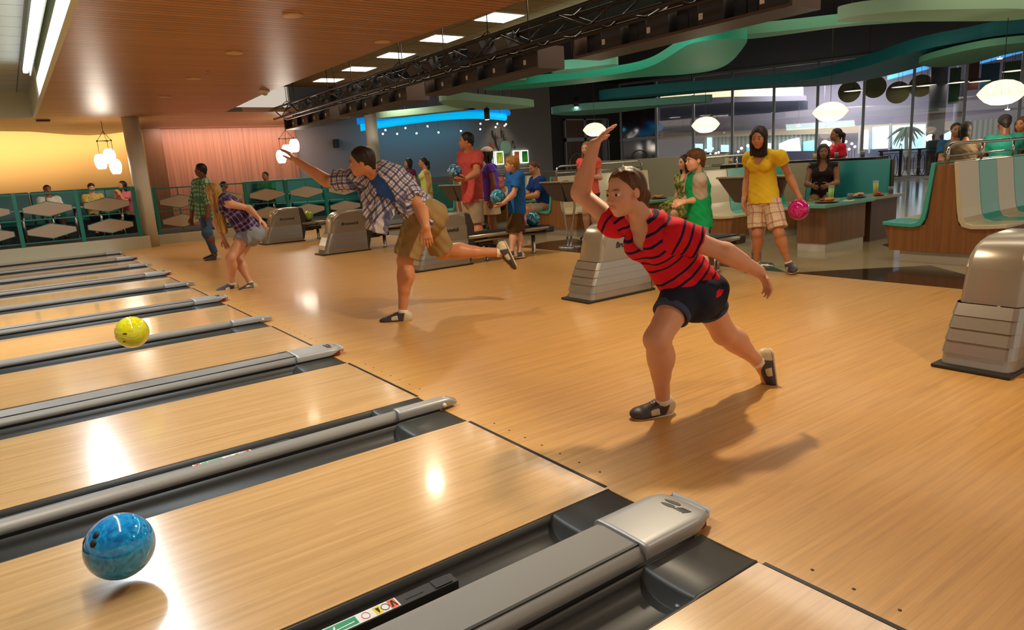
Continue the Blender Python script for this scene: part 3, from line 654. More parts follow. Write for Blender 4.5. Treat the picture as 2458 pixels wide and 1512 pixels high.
# stage lights
def stage_light(y, z, col, big, label, x=3.86):
    t = thing('stage_light', label, 'stage light', (x, y, z), 0, 'lights clamped to the truss')
    R = Matrix.Rotation(math.radians(-25), 3, 'Y')
    MB().box((0, 0, 0), (.2*big, .26*big, .2*big), rot=R).build('lamp_body', col, t, bev=.015)
    MB().tube([(0, -.15*big, 0), (0, -.15*big, .14), (0, .15*big, .14), (0, .15*big, 0)], .01, 6).tube([(0, 0, .14), (-.1, 0, .0)], .01, 6).build('yoke', M_TRUSS, t)
    MB().box((-.02, .08*big, -.1*big), (.06, .1, .008), rot=R).build('tag_plate', M_WHITE, t)
MG_ = mat('fixture_grey', srgb(72, 68, 64), .5)
for y, z, c, b, lb in ((9.0, 2.93, MG_, 1, 'grey square stage light on the truss, left of a black one'), (8.5, 2.9, M_MON, .9, 'black stage light just right of the grey square one'), (7.1, 2.9, M_MON2, 1.2, 'large black stage light on the truss, third from the near end'),
                       (6.5, 2.86, MG_, 1., 'grey stage light beside the large black one'), (7.9, 2.88, M_MON2, .8, 'small black stage light at the middle of the truss'), (10.6, 2.88, M_MON2, 1., 'black stage light in the far half of the truss, beside a smaller one'),
                       (10.0, 2.86, M_MON, .9, 'smaller dark stage light in the far half of the truss'), (14.1, 2.88, M_MON, 1., 'dark stage light at the far end of the truss'), (13.1, 2.84, M_MON2, .9, 'second dark stage light from the far end of the truss'), (11.6, 2.86, M_MON, .9, 'dark stage light two thirds along the truss')):
    stage_light(y, z, c, b, lb)
# ceiling clouds: flat freeform slabs with rounded outlines
def smooth_loop(P, it=3):
    P = [Vector((*p, 0)) for p in P]
    for _ in range(it):
        Q = []
        for i, p in enumerate(P):
            q = P[(i+1) % len(P)]; Q += [p*.75+q*.25, p*.25+q*.75]
        P = Q
    return [(p.x, p.y) for p in P]
def cloud(pts, z, th, m, label, hang=4.4):
    t = thing('ceiling_cloud', label, 'ceiling panel', (0, 0, 0), 0, 'teal cloud panels hung from the ceiling')
    P = smooth_loop(pts)
    MB().prism(P, z, z+th, up).build('panel', m, t)
    h = MB(); cx = sum(p[0] for p in P)/len(P); cy = sum(p[1] for p in P)/len(P)
    for f in (0, .33, .66):
        p = P[int(f*len(P))]; h = MB(); h.tube([(cx+(p[0]-cx)*.6, cy+(p[1]-cy)*.6, z+th), (cx+(p[0]-cx)*.6, cy+(p[1]-cy)*.6, hang)], .004, 5); h.build('hanger', M_TRUSS, t)

M_CT = mat('cloud_teal', srgb(20, 158, 130), .6); M_CP = mat('cloud_pale', srgb(150, 190, 160), .6); M_CB = mat('cloud_blue', srgb(6, 112, 124), .6); M_CG = mat('cloud_green', srgb(92, 160, 134), .6); M_CA = mat('cloud_aqua', srgb(110, 176, 170), .6)
cloud([(6.51, 11.19), (7.05, 10.47), (7.82, 9.44), (8.2, 8.53), (8.05, 7.85), (7.51, 7.0), (6.87, 6.1), (6.75, 5.8), (6.9, 5.5), (7.3, 5.36), (7.6, 5.5), (9.86, 7.6), (9.99, 8.5), (8.9, 9.1), (8.45, 10.16), (7.77, 10.99), (7.0, 11.5)], 2.9, .15, M_CT, 'bright teal S shaped ceiling cloud in the middle')
cloud([(7.12, 3.9), (7.12, 3.6), (7.3, 3.4), (7.54, 3.16), (8.13, 2.88), (9.3, 2.4), (10.4, 2.84), (8.5, 3.5), (7.8, 3.75), (7.4, 3.95)], 2.85, .16, M_CP, 'pale green ceiling cloud in the upper right corner')
cloud([(7.3, 5.8), (7.62, 5.5), (8.0, 5.06), (8.48, 4.42), (9.36, 3.39), (10.1, 3.5), (9.68, 3.81), (9.2, 4.15), (8.61, 4.6), (8.3, 5.3), (7.95, 5.9)], 3.0, .15, M_CG, 'muted green ceiling strip between the bright teal cloud and the corner cloud')
cloud([(12.4, 14.3), (13.64, 12.49), (15.27, 10.95), (16.0, 9.44), (14.85, 7.52), (13.25, 5.7), (13.2, 4.77), (13.0, 4.3), (13.5, 3.7), (15.6, 4.6), (14.6, 5.1), (16.2, 6.52), (18.3, 9.09), (18.5, 10.5), (15.9, 11.5), (14.8, 12.9), (13.7, 14.6)], 3.05, .25, M_CB, 'long blue teal ceiling ribbon in front of the windows')
cloud([(12.0, 15.8), (12.5, 14.7), (13.51, 13.99), (15.3, 12.2), (15.7, 12.6), (14.9, 13.6), (14.9, 15.3), (14.4, 16.5), (13.0, 16.4)], 2.8, .2, M_CA, 'pale aqua ceiling cloud above the glass doors')
cloud([(6.2, 12.4), (6.68, 12.2), (7.16, 12.5), (9.9, 13.6), (10.0, 14.0), (9.5, 14.6), (8.2, 14.5), (6.8, 13.2)], 2.8, .17, M_CP, 'pale green ceiling cloud above the blue soffit band, right')
cloud([(6.7, 16.7), (7.4, 15.7), (7.91, 14.71), (8.2, 13.9), (8.6, 14.6), (7.9, 15.6), (7.7, 16.2), (7.0, 17.0)], 2.8, .16, M_CP, 'pale green ceiling cloud above the blue soffit band, left')
cloud([(6.55, 9.0), (7.06, 8.59), (7.17, 8.27), (7.35, 8.05), (7.6, 8.2), (7.4, 8.9), (7.1, 9.4)], 2.95, .16, M_CG, 'small muted green ceiling cloud peeking over the bright teal one')
cloud([(5.4, 12.4), (5.98, 11.13), (6.78, 10.0), (7.2, 10.4), (6.3, 11.7), (5.6, 12.8)], 2.95, .16, M_CG, 'green ceiling cloud glimpsed between two monitor housings')
cloud([(13.6, 5.9), (12.6, 4.4), (12.9, 3.8), (13.3, 3.6), (14.3, 4.0), (14.6, 4.72), (15.5, 5.5), (15.5, 6.1), (14.8, 6.2)], 2.85, .12, M_CG, 'dark green ceiling cloud at the right edge under the blue ribbon')
area('cloud_wash_light', (5.9, 7.4, 2.6), .4, 22, (.7, 1.0, .85), (math.radians(0), math.radians(-115), 0), sy=4)
# pendant bubble lamps
M_BUB = mat('bubble_shade', srgb(240, 215, 180), .6, 0, .3, 0, (1.0, .80, .58), 1.25)
for (x, y, z), lb in (((10.75, 8.83, 1.92), 'white saucer pendant lamp left of the woman in yellow'), ((10.678, 12.269, 2.088), 'white saucer pendant lamp right behind the raised hand of the girl'), ((10.4, 5.8, 1.9), 'white saucer pendant lamp above the woman in the dark tank top'), ((9.66, 2.88, 1.88), 'largest white saucer pendant lamp, near the right edge')):
    t = thing('pendant_lamp', lb, 'lamp', (x, y, z), 0, 'saucer pendant lamps')
    prof = [(.045, -.165), (.12, -.155), (.2, -.115), (.262, -.05), (.298, 0), (.262, .05), (.2, .115), (.12, .155), (.04, .17)]
    MB().lathe(prof, (0, 0, 0), 40).build('lamp_shade', M_BUB, t)
    rb = MB()
    for a in range(0, 20):
        c, s = math.cos(a*PI/10), math.sin(a*PI/10); rb.tube([(r*1.004*c, r*1.004*s, zz) for r, zz in prof], .0016, 4)
    rb.build('wire_rib', M_WHITE, t)
    MB().tube([(0, 0, .165), (0, 0, 4.4-z)], .005, 6).build('cord', M_TRUSS, t)
    l = bpy.data.lights.new('pendant_light', 'POINT'); l.energy = 24; l.color = WARM; l.shadow_soft_size = .2; lo = bpy.data.objects.new('pendant_light', l); lo.location = (x, y, z-.45); COL.objects.link(lo)
# barrel lamp clusters
M_BAR = mat('barrel_shade', srgb(255, 245, 230), .4, 0, .3, 0, (1, .93, .82), 6.0)
def cluster(pts, hook, label):
    t = thing('barrel_lamp_cluster', label, 'lamp', hook, 0, 'clusters of three barrel lamps')
    hx, hy, hz = hook; arms = []
    for i, (x, y, z) in enumerate(pts):
        MB().lathe([(.075, -.165), (.105, -.12), (.125, -.04), (.128, .03), (.115, .1), (.075, .165)], (x-hx, y-hy, z-hz), 28).build('lamp_shade', M_BAR, t)
        zt = -.22; arms.append((x-hx, y-hy, zt))
        MB().tube([(x-hx, y-hy, zt), (x-hx, y-hy, z-hz+.16)], .006, 6).build('cord', M_TRUSS, t)
    f = MB(); f.tube(arms, .008, 6, closed=True)
    for a in arms: f.tube([a, (0, 0, 0)], .006, 6); f.sphere(a, .022, 10)
    f.tube([(0, 0, 0), (0, 0, 2.88-hz)], .006, 6); f.build('lamp_frame', M_TRUSS, t)
    l = bpy.data.lights.new('barrel_light', 'POINT'); l.energy = 20; l.color = NEUT; l.shadow_soft_size = .2; lo = bpy.data.objects.new('barrel_light', l); lo.location = (hx, hy-.35, pts[0][2]); COL.objects.link(lo)
cluster([(.15, 17.5, 1.98), (.36, 17.6, 2.1), (.42, 17.4, 1.85)], (.3, 17.5, 2.66), 'three glowing white barrel lamps against the amber wall')
cluster([(4.31, 17.5, 1.92), (4.51, 17.6, 2.06), (4.68, 17.45, 2.19)], (4.5, 17.5, 2.6), 'three glowing white barrel lamps by the hand of the man in plaid')
# slatted ceiling devices
M_DISC = mat('ceiling_disc', srgb(206, 170, 126), .4)
for (x, y), lb in (((.84, 5.9), 'recessed ceiling light nearest the top edge of the slat ceiling'), ((.84, 8.09), 'second recessed light of the slat ceiling row'), ((.84, 10.39), 'third recessed light of the slat ceiling row'), ((.84, 12.73), 'farthest recessed light of the slat ceiling row'), ((2.3, 6.92), 'white round ceiling disc beside the tile ceiling')):
    o = MB().lathe([(.1, 0), (.1, -.012), (.07, -.014)], (x, y, 2.881), 28).build('ceiling_light', M_DISC); tag(o, lb, 'ceiling light', 'discs in the slat ceiling')
for (x, y), lb in (((.88, 9.7), 'sprinkler head below the slat ceiling, between two recessed lights'), ((.95, 15.2), 'small sprinkler near the white column')):
    t = thing('sprinkler', lb, 'sprinkler', (x, y, 2.88)); MB().lathe([(.03, 0), (.03, -.01), (.01, -.012), (.01, -.05)], n=14).build('pipe', M_DISC, t); MB().lathe([(.028, -.05), (.03, -.055), (.005, -.06)], n=14).build('deflector', M_DISC, t)
t = thing('smoke_detector', 'white dome detector at the edge of the slat ceiling', 'detector', (2.28, 11.7, 2.88)); MB().lathe([(.09, 0), (.085, -.03), (.05, -.05)], n=24).build('detector_base', M_WHITE, t); MB().lathe([(.05, -.05), (.045, -.075), (.01, -.09)], n=20).build('dome', M_BRASS, t)
tag(MB().bb((-.95, 17.0, 2.855), (-.7, 17.25, 2.882)).build('ceiling_vent', M_MON2), 'small dark vent in the slat ceiling at the left', 'vent')
# fluorescent tubes of the coffer and troffers
M_TUBE = mat('tube_glow', (1, 1, 1), .5, 0, .3, 0, (.88, .96, 1.0), 9.0)
for i, (y0, y1) in enumerate(((.3, 6.2), (6.25, 12.4))):
    t = thing('coffer_light', ['long cool strip light in the ceiling recess, nearer the camera', 'long cool strip light in the ceiling recess, farther end'][i], 'light', (-1.17, y0, 3.2))
    MB().bb((-.03, 0, -.02), (.035, y1-y0, .04)).build('tube', M_TUBE, t, bev=.01)
    MB().bb((.05, 0, -.06), (.065, y1-y0, .1)).bb((-.03, 0, .04), (.06, y1-y0, .16)).build('reflector', mat('strip_housing', srgb(150, 160, 155), .4), t)
M_TROF = mat('troffer_glow', (1, 1, 1), .5, 0, .3, 0, (1, .93, .78), 3.2)
for i in range(6):
    y = 6.65+i*1.85
    t = thing('ceiling_troffer', 'square ceiling troffer, %s from the camera in the row along the slat ceiling' % ORD[i], 'ceiling light', (5.2, y, 3.66), 0, 'troffers of the tile ceiling')
    MB().bb((-.32, -.32, -.004), (.32, .32, .01)).build('frame', M_WHITE, t); MB().bb((-.29, -.29, -.01), (.29, .29, -.003)).build('diffuser', M_TROF, t)
# ================================================================ far side: railings, booths, art, glass front, lobby
M_TGREEN = mat('rail_teal', srgb(8, 110, 96), .35)
M_PLATE = mat('hex_plate', srgb(166, 146, 124), .5)
def rails(bx, m, t, nm='rail'):
    for a, b in bx: MB().bb(a, b).build(nm, m, t)
def hexrail(x0, y, z, n, p, label, sub):
    for i in range(n):
        t = thing('railing_section', label % sub[i], 'railing', (x0+i*p, y, z), 0, 'railing sections with hexagon plates')
        for a in ([0, p] if i == n-1 else [0]): MB().bb((a-.04, -.04, 0), (a+.04, .04, 1.1)).build('post', M_TGREEN, t, bev=.008)
        rails((((.04, -.015, 1.06), (p-.04, .015, 1.09)), ((.04, -.012, .53), (p-.04, .012, .555)), ((.04, -.012, .06), (p-.04, .012, .085))), M_TGREEN, t)
        for zc in (.75, .29):
            h = [(-.43, -.045), (0, -.15), (.43, -.045), (.43, .045), (0, .15), (-.43, .045)]
            MB().prism([(p/2+u*1.03, zc+v*1.12) for u, v in h], -.022, .022, lambda a, c, q: (a, q, c)).build('plate_edge', M_TGREEN, t)
            MB().prism([(p/2+u, zc+v) for u, v in h], -.03, .03, lambda a, c, q: (a, q, c)).build('hexagon_plate', M_PLATE, t)
        MB().tube([(p/2, 0, .9), (p/2, 0, 1.07)], .012, 6).tube([(p/2, 0, .44), (p/2, 0, .6)], .012, 6).tube([(p/2, 0, .06), (p/2, 0, .16)], .012, 6).build('stud', M_TGREEN, t)
hexrail(-4.9, 16.36, .27, 5, 1.09, 'teal railing with hexagon plates, %s', ['first of the left run', 'second of the left run', 'cut by the left frame edge', 'in front of the man in white', 'left of the white column'])
hexrail(1.07, 17.06, .22, 5, 1.04, 'teal railing with hexagon plates, %s right of the column', ['first section', 'second section', 'third section', 'fourth section', 'fifth section'])
# booth seating and tables on the platform
M_BOOTH = mat('booth_teal', srgb(10, 104, 96), .4)
M_CHR = M_BRASS
def booth(x0, y, z, n, p, label):
    t = thing('booth_seat', label, 'booth', (x0, y, z))
    for i in range(n):
        MB().prism([(.0, .35), (.12, 1.12), (.22, 1.14), (.26, 1.1), (.26, .35)], i*p+.008, (i+1)*p-.008, lambda a, c, q: (q, a, c)).build('back_cushion', M_BOOTH, t, bev=.03)
        MB().bb((i*p+.008, -.45, .36), ((i+1)*p-.008, .05, .47)).build('seat_cushion', M_BOOTH, t, bev=.03)
    MB().bb((.02, -.4, 0), (n*p-.02, .24, .37)).build('booth_base', M_DARK, t)
booth(-5.2, 18.7, .265, 5, 1.3, 'long teal booth seat under the amber wall')
booth(3.6, 18.7, .22, 3, 1.1, 'long teal booth seat under the rose wall')
booth(-1.25, 17.25, .265, 1, .01, 'x') if False else None
def cafe_table(x, y, z, label):
    t = thing('cafe_table', label, 'table', (x, y, z), 0, 'cafe tables on the platform')
    MB().bb((-.4, -.3, .7), (.4, .3, .735)).build('table_top', M_PLATE, t, bev=.01)
    for s in (-.22, .22):
        MB().lathe([(.028, .02), (.028, .7)], (s, 0, 0), 14).build('leg', M_CHR, t); MB().bb((s-.03, -.28, 0), (s+.03, .28, .025)).build('foot', M_CHR, t, bev=.008)
cafe_table(-1.75, 17.75, .265, 'cafe table at the left, in front of the empty booth')
cafe_table(-.75, 17.75, .265, 'cafe table by the man in white')
cafe_table(.2, 17.75, .265, 'cafe table between the boy in yellow and the woman in pink')
cafe_table(2.6, 18.0, .22, 'cafe table behind the man in the green shirt')
cafe_table(4.3, 17.9, .22, 'cafe table in front of the man in dark green')
# blue soffit bands: a glowing material stands in for their cove lighting
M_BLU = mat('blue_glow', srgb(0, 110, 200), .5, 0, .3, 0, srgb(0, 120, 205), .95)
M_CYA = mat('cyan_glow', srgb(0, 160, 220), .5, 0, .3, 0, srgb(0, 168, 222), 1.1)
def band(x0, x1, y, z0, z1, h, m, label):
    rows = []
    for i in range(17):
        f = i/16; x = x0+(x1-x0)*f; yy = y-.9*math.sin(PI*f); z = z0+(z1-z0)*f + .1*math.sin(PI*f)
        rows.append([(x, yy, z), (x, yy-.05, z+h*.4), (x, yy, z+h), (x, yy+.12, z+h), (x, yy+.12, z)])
    t = thing('lit_soffit_band', label, 'light', (0, 0, 0)); mb = MB().grid(rows, None, True, True); mb.add(rows[0], [(0, 1, 2, 3, 4)]); mb.add(rows[-1], [(0, 1, 2, 3, 4)])
    mb.build('glowing_soffit_face', m, t); hb = MB()
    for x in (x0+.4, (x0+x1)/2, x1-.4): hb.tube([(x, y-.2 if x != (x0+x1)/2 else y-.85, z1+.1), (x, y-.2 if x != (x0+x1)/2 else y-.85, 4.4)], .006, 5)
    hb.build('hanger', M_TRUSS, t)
band(7.0, 12.5, 18.4, 2.78, 2.99, .18, M_BLU, 'upper curved blue soffit band, its lighting painted as glow')
band(7.0, 12.2, 18.2, 2.58, 2.82, .2, M_CYA, 'lower, brighter cyan soffit band, its lighting painted as glow')
area('blue_wash_light', (10, 19.6, 2.9), 4.0, 14, (.05, .6, 1.0), (math.radians(28), 0, 0), sy=.2)
M_DOT = mat('dot_glow', (1, 1, 1), .5, 0, .3, 0, (1, .93, .85), 14)
for i, (x, z) in enumerate(((7.8, 2.59), (8.13, 2.64), (8.03, 2.53), (8.52, 2.52), (8.83, 2.69), (9.21, 2.52), (9.63, 2.73), (10.02, 2.53), (11.68, 2.78), (12.38, 2.77), (10.88, 2.56), (11.66, 2.6), (12.3, 2.66), (12.75, 2.75), (12.68, 2.7))):
    t = thing('dot_lamp', 'tiny white lamp in the scatter below the blue soffit bands', 'lamp', (x, 19.0, z), 0, 'scatter of tiny white lamps')
    MB().sphere((0, 0, 0), .028, 10).build('bulb', M_DOT, t); MB().tube([(0, 0, .02), (0, 0, 4.4-z)], .004, 4).build('cord', M_MON2, t)
# spotlights hanging in the dark
for (x, y, z), lb in (((8.3, 13.6, 2.62), 'small black spotlight hanging over the pale green cloud'), ((12.4, 14.9, 3.05), 'black spotlight at the right end of the blue soffit bands'), ((5.4, 19.5, 2.3), 'small black speaker on the grey wall'), ((13.3, 4.2, 3.25), 'black spotlight above the largest saucer lamp'), ((15.2, 12.9, 3.2), 'black spotlight above the aqua cloud')):
    if 'speaker' in lb:
        t = thing('wall_speaker', lb, 'speaker', (7.0, 20.3, 2.35)); MB().box((0, -.02, 0), (.16, .16, .26)).build('cabinet', M_MON2, t, bev=.02); MB().bb((-.03, .03, -.03), (.03, .1, .03)).build('bracket', M_TRUSS, t); continue
    t = thing('spotlight', lb, 'spotlight', (x, y, z), 0, 'black spotlights'); MB().lathe([(.06, -.14), (.07, -.12), (.07, .12), (.03, .14)], n=18).build('lamp_body', M_MON2, t); MB().lathe([(.05, -.146), (.05, -.14)], n=16).build('lens', M_DOT, t); MB().tube([(0, 0, .12), (0, 0, 4.4-z)], .01, 6).build('stem', M_TRUSS, t)
# exit sign
t = thing('exit_sign', 'small red exit sign in the dark above the doors', 'sign', (15.6, 19.4, 3.22)); MB().box((0, 0, 0), (.34, .05, .2)).build('sign_box', M_MON2, t)
me = text('lettering', 'EXIT', .16, frame((1, 0, 0), (0, 0, 1), (0, -1, 0), (0, -.028, 0)), mat('exit_red', srgb(230, 30, 50), .5, 0, .3, 0, srgb(240, 40, 60), 3.0), t, .002, 0, .004)
MB().tube([(0, 0, .1), (0, 0, 1.18)], .01, 6).build('stem', M_TRUSS, t)
# wall art
def flat(name, poly, m, y=20.36, th=.03, parent=None): return MB().prism(poly, 0, th, lambda a, c, q: (a, y-q, c)).build(name, m, parent)
M_AQ = mat('art_aqua', srgb(150, 196, 176), .6); M_OR = mat('art_orange', srgb(200, 96, 40), .6); M_BK = mat('art_brown', srgb(70, 56, 40), .6)
tag(MB().tube([(13.1, 20.36, 2.63), (13.08, 20.36, 2.5), (13.2, 20.36, 2.32), (13.22, 20.36, 2.12), (13.3, 20.36, 1.95), (13.34, 20.36, 1.8)], .03, 8).build('wall_art', M_BK), 'dark wavy line of the wall art, like a river', 'wall art')
tag(flat('wall_art', [(13.62+.24*math.cos(a*PI/14), 2.02+.24*math.sin(a*PI/14)) for a in range(28)], M_AQ), 'pale aqua disc of the wall art', 'wall art')
def star(cx, cz, R, k, lb, m):
    P = [((cx+(R if i % 2 == 0 else R*.22)*math.cos(i*PI/k)), cz+(R if i % 2 == 0 else R*.22)*math.sin(i*PI/k)) for i in range(2*k)]
    tag(flat('wall_star', P, m), lb, 'wall art')
star(13.0, 2.1, .16, 8, 'orange starburst on the grey wall', M_OR); star(13.98, 2.2, .07, 5, 'upper small dark star right of the aqua disc', M_BK); star(14.05, 2.0, .07, 5, 'lower small dark star right of the aqua disc', M_BK)
for i, (x, z, n) in enumerate(((13.52, 2.62, 5), (13.62, 2.35, 4), (13.24, 2.42, 2))):
    mb = MB()
    for q in range(n): mb.bb((x-.05+.06*(q % 2), 20.33, z-.05*q), (x+.05+.06*(q % 2), 20.36, z-.05*q+.018))
    mb.bb((x-.055, 20.33, z-.05*n), (x-.045, 20.36, z+.12)); tag(mb.build('wall_art', M_BK), ['upper ladder of dark strokes above the aqua disc', 'lower ladder of dark strokes right above the aqua disc', 'short pair of dark strokes beside the wavy line'][i], 'wall art')
M_EDGE = mat('panel_glow', (1, 1, 1), .5, 0, .3, 0, (.85, 1, .8), 1.6)
for i, (x0, x1, c1, c2, lb) in enumerate(((12.72, 13.08, (60, 110, 110), (170, 196, 190), 'teal backlit picture panel, leftmost of four'), (13.14, 13.5, (70, 140, 40), (196, 190, 60), 'green and yellow backlit picture panel, second of four'), (13.96, 14.26, (140, 60, 40), (190, 110, 80), 'rust backlit picture panel, third of four'), (14.32, 14.66, (20, 70, 30), (60, 140, 50), 'dark green backlit picture panel, rightmost of four'))):
    t = thing('picture_panel', lb, 'picture', (x0, 20.33, 1.4), 0, 'backlit picture panels'); W_ = x1-x0
    MB().bb((0, 0, 0), (W_, .04, .48)).build('glowing_frame', M_EDGE, t)
    mm = mat('panel_picture_%s' % 'abcd'[i], srgb(*c1), .5, 0, .3); nn = noise(mm, objco(mm, (9, 9, 2)), 1.4, 2); cc = ramp(mm, nn, [(.4, srgb(*c1)), (.6, srgb(*c2))]); lk(mm, cc, bsdf(mm).inputs['Base Color']); lk(mm, cc, bsdf(mm).inputs['Emission Color']); bsdf(mm).inputs['Emission Strength'].default_value = .5
    MB().bb((.035, -.006, .035), (W_-.035, 0, .445)).build('picture', mm, t)
spot('art_lamp_light', (13.4, 19.4, 3.3), 26, WARM, 70, .8, .1, (math.radians(35), 0, 0))
# wooden entry doors
M_ALU = mat('aluminium', srgb(140, 146, 148), .35, .5)
M_DOORW = veneer('door_veneer', srgb(78, 50, 32), srgb(104, 70, 46), 6)
def bay(name, o, ux, uy, w_, h, zt, m, kind='structure', door=False):
    """door or glass leaf in a frame: o origin, (ux,uy) run direction"""
    t = bpy.data.objects.new(name, None); COL.objects.link(t); t.location = o; t.rotation_euler[2] = math.atan2(uy, ux); t['kind'] = 'structure'
    f = MB(); e = .05
    f.bb((0, -.05, 0), (e, .05, h)).bb((w_-e, -.05, 0), (w_, .05, h)).bb((0, -.05, h-e), (w_, .05, h)).bb((0, -.05, zt-.07), (w_, .05, zt+.07)).build(name+'_frame', M_ALU, t)
    MB().bb((e, -.015, .02), (w_-e, .015, h-e)).build(name+'_leaf', m, t)
    if door:
        MB().tube([(w_/2+.34*math.cos(a*PI/14), -.03, 1.25+.42*math.sin(a*PI/14)) for a in range(28)], .03, 6, closed=True).build(name+'_ring', M_ALU, t)
    return t
bay('door_1', (16.55, 20.38, 0), 1, 0, 1.05, 3.0, 2.2, M_DOORW, door=True); bay('door_2', (17.62, 20.38, 0), 1, 0, 1.3, 3.0, 2.2, mat('dark_glass', srgb(22, 20, 22), .1, 0, .5), door=False)
# glazed front
OX, OY = 21.0, 17.65; DUx, DUy = .4226, -.9063; DWx, DWy = .9063, .4226
def LW_(u, w_, z=0.): return (OX+u*DUx+w_*DWx, OY+u*DUy+w_*DWy, z)
RZ = math.atan2(DUy, DUx)
g = bpy.data.materials.new('window_glass'); g.use_nodes = True; MATS['window_glass'] = g
nt = g.node_tree; nt.nodes.remove(nt.nodes['Principled BSDF']); tr = nt.nodes.new('ShaderNodeBsdfTransparent'); gl = nt.nodes.new('ShaderNodeBsdfGlossy'); gl.inputs['Roughness'].default_value = .02; mx = nt.nodes.new('ShaderNodeMixShader'); mx.inputs[0].default_value = .1
tr.inputs[0].default_value = (.93, .96, .98, 1); nt.links.new(tr.outputs[0], mx.inputs[1]); nt.links.new(gl.outputs[0], mx.inputs[2]); nt.links.new(mx.outputs[0], nt.nodes['Material Output'].inputs[0])
mv = mat('violet_glass', srgb(58, 44, 56), .06, 0, .8, 0)
k = 1
for i in range(-3, 13):
    u = i*1.52
    t = bpy.data.objects.new('window_%d' % k, None); COL.objects.link(t); t.location = LW_(u, 0); t.rotation_euler[2] = RZ; t['kind'] = 'structure'
    fr_ = MB().bb((-.045, -.07, 0), (.045, .07, 4.4)).bb((.045, -.05, 4.3), (1.52, .05, 4.4)).bb((.045, -.05, .0), (1.52, .05, .1))
    if i < -1: fr_.bb((.045, -.05, 2.05), (1.52, .05, 2.17))
    fr_.build('window_frame', M_ALU, t); MB().bb((.045, -.008, .1), (1.475, .008, 4.3)).build('window_pane', mv if i < -1 else g, t)
    if i < -1: MB().tube([(.76+.4*math.cos(a*PI/14), -.02, 1.2+.44*math.sin(a*PI/14)) for a in range(28)], .025, 6, closed=True).build('window_ring', M_ALU, t)
    k += 1
# the lobby beyond the glass
def lob(name, u0, u1, w0, w1, z0, z1, m, structure=True, bev=0.):
    o = MB().bb((u0, w0, z0), (u1, w1, z1)).build(name, m, loc=LW_(0, 0), rz=RZ, bev=bev)
    if structure: struct(o)
    return o
def rotw(o): return o
# local frame: x along the front, y outwards (left of the run direction is +y of a -64 degree turn)
M_LBF = mat('lobby_floor', srgb(120, 116, 116), .2); M_LAV = mat('lobby_lavender', srgb(150, 146, 166), .7); M_LDK = mat('lobby_soffit', srgb(78, 84, 104), .7); M_LBG = mat('lobby_beige', srgb(186, 172, 150), .7)
M_CREAMG = mat('lobby_cove_glow', (1, .9, .7), .5, 0, .3, 0, (1.0, .80, .50), 1.25)
M_DAY = mat('daylight_opening', (.8, .95, 1), .5, 0, .3, 0, (.55, .86, 1.0), 1.15)
M_DAY2 = mat('daylight_deep', (.4, .8, 1), .5, 0, .3, 0, (.10, .50, .72), .9)
M_CURT = mat('curtain_grey', srgb(138, 150, 140), .8)
cw = nd(M_CURT, 'ShaderNodeTexWave'); cw.inputs['Scale'].default_value = 1.6; cw.inputs['Distortion'].default_value = 2; lk(M_CURT, objco(M_CURT, (1, 0, 0)), cw.inputs['Vector'])
lk(M_CURT, ramp(M_CURT, cw.outputs['Fac'], [(.2, srgb(110, 128, 122)), (.8, srgb(168, 174, 162))]), bsdf(M_CURT).inputs['Base Color'])
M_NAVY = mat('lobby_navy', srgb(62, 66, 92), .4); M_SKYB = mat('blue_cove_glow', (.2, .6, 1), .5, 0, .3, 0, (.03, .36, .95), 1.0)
lob('floor_lobby', -12, 24, .1, 14, -.1, -.02, M_LBF)
lob('wall_lobby', -12, 24, 10, 10.2, 0, 5.2, M_LAV)
lob('ceiling_lobby', -12, 24, .1, 10, 4.9, 5.0, mat('lobby_ceiling', srgb(176, 170, 178), .8))
def lpoly(name, w_, P, m, th=.2): return struct(MB().prism(P, w_, w_+th, lambda a, c, q: (a, q, c)).build(name, m, loc=LW_(0, 0), rz=RZ))
lpoly('trim_4', 8, [(-3.8, 4.59), (3.07, 4.39), (3.09, 3.71), (-.16, 3.98), (-3.81, 4.19)], M_CREAMG)
lpoly('trim_5', 7.4, [(-3.9, 4.19), (-.09, 3.98), (3.27, 3.70), (3.28, 3.47), (-.09, 3.72), (-3.9, 3.78)], M_LAV, .5)
lpoly('trim_6', 8.2, [(-3.88, 3.81), (-.2, 3.75), (3.27, 3.5), (3.28, 3.11), (1.88, 3.09), (-.19, 3.13), (-2.13, 3.2), (-3.89, 3.18)], M_LDK)
lpoly('trim_7', 9.4, [(-4.27, 2.63), (-2.45, 2.49), (3.59, 2.27), (9.47, 2.09), (9.49, 1.69), (3.6, 1.95), (-4.27, 2.3)], M_LBG)
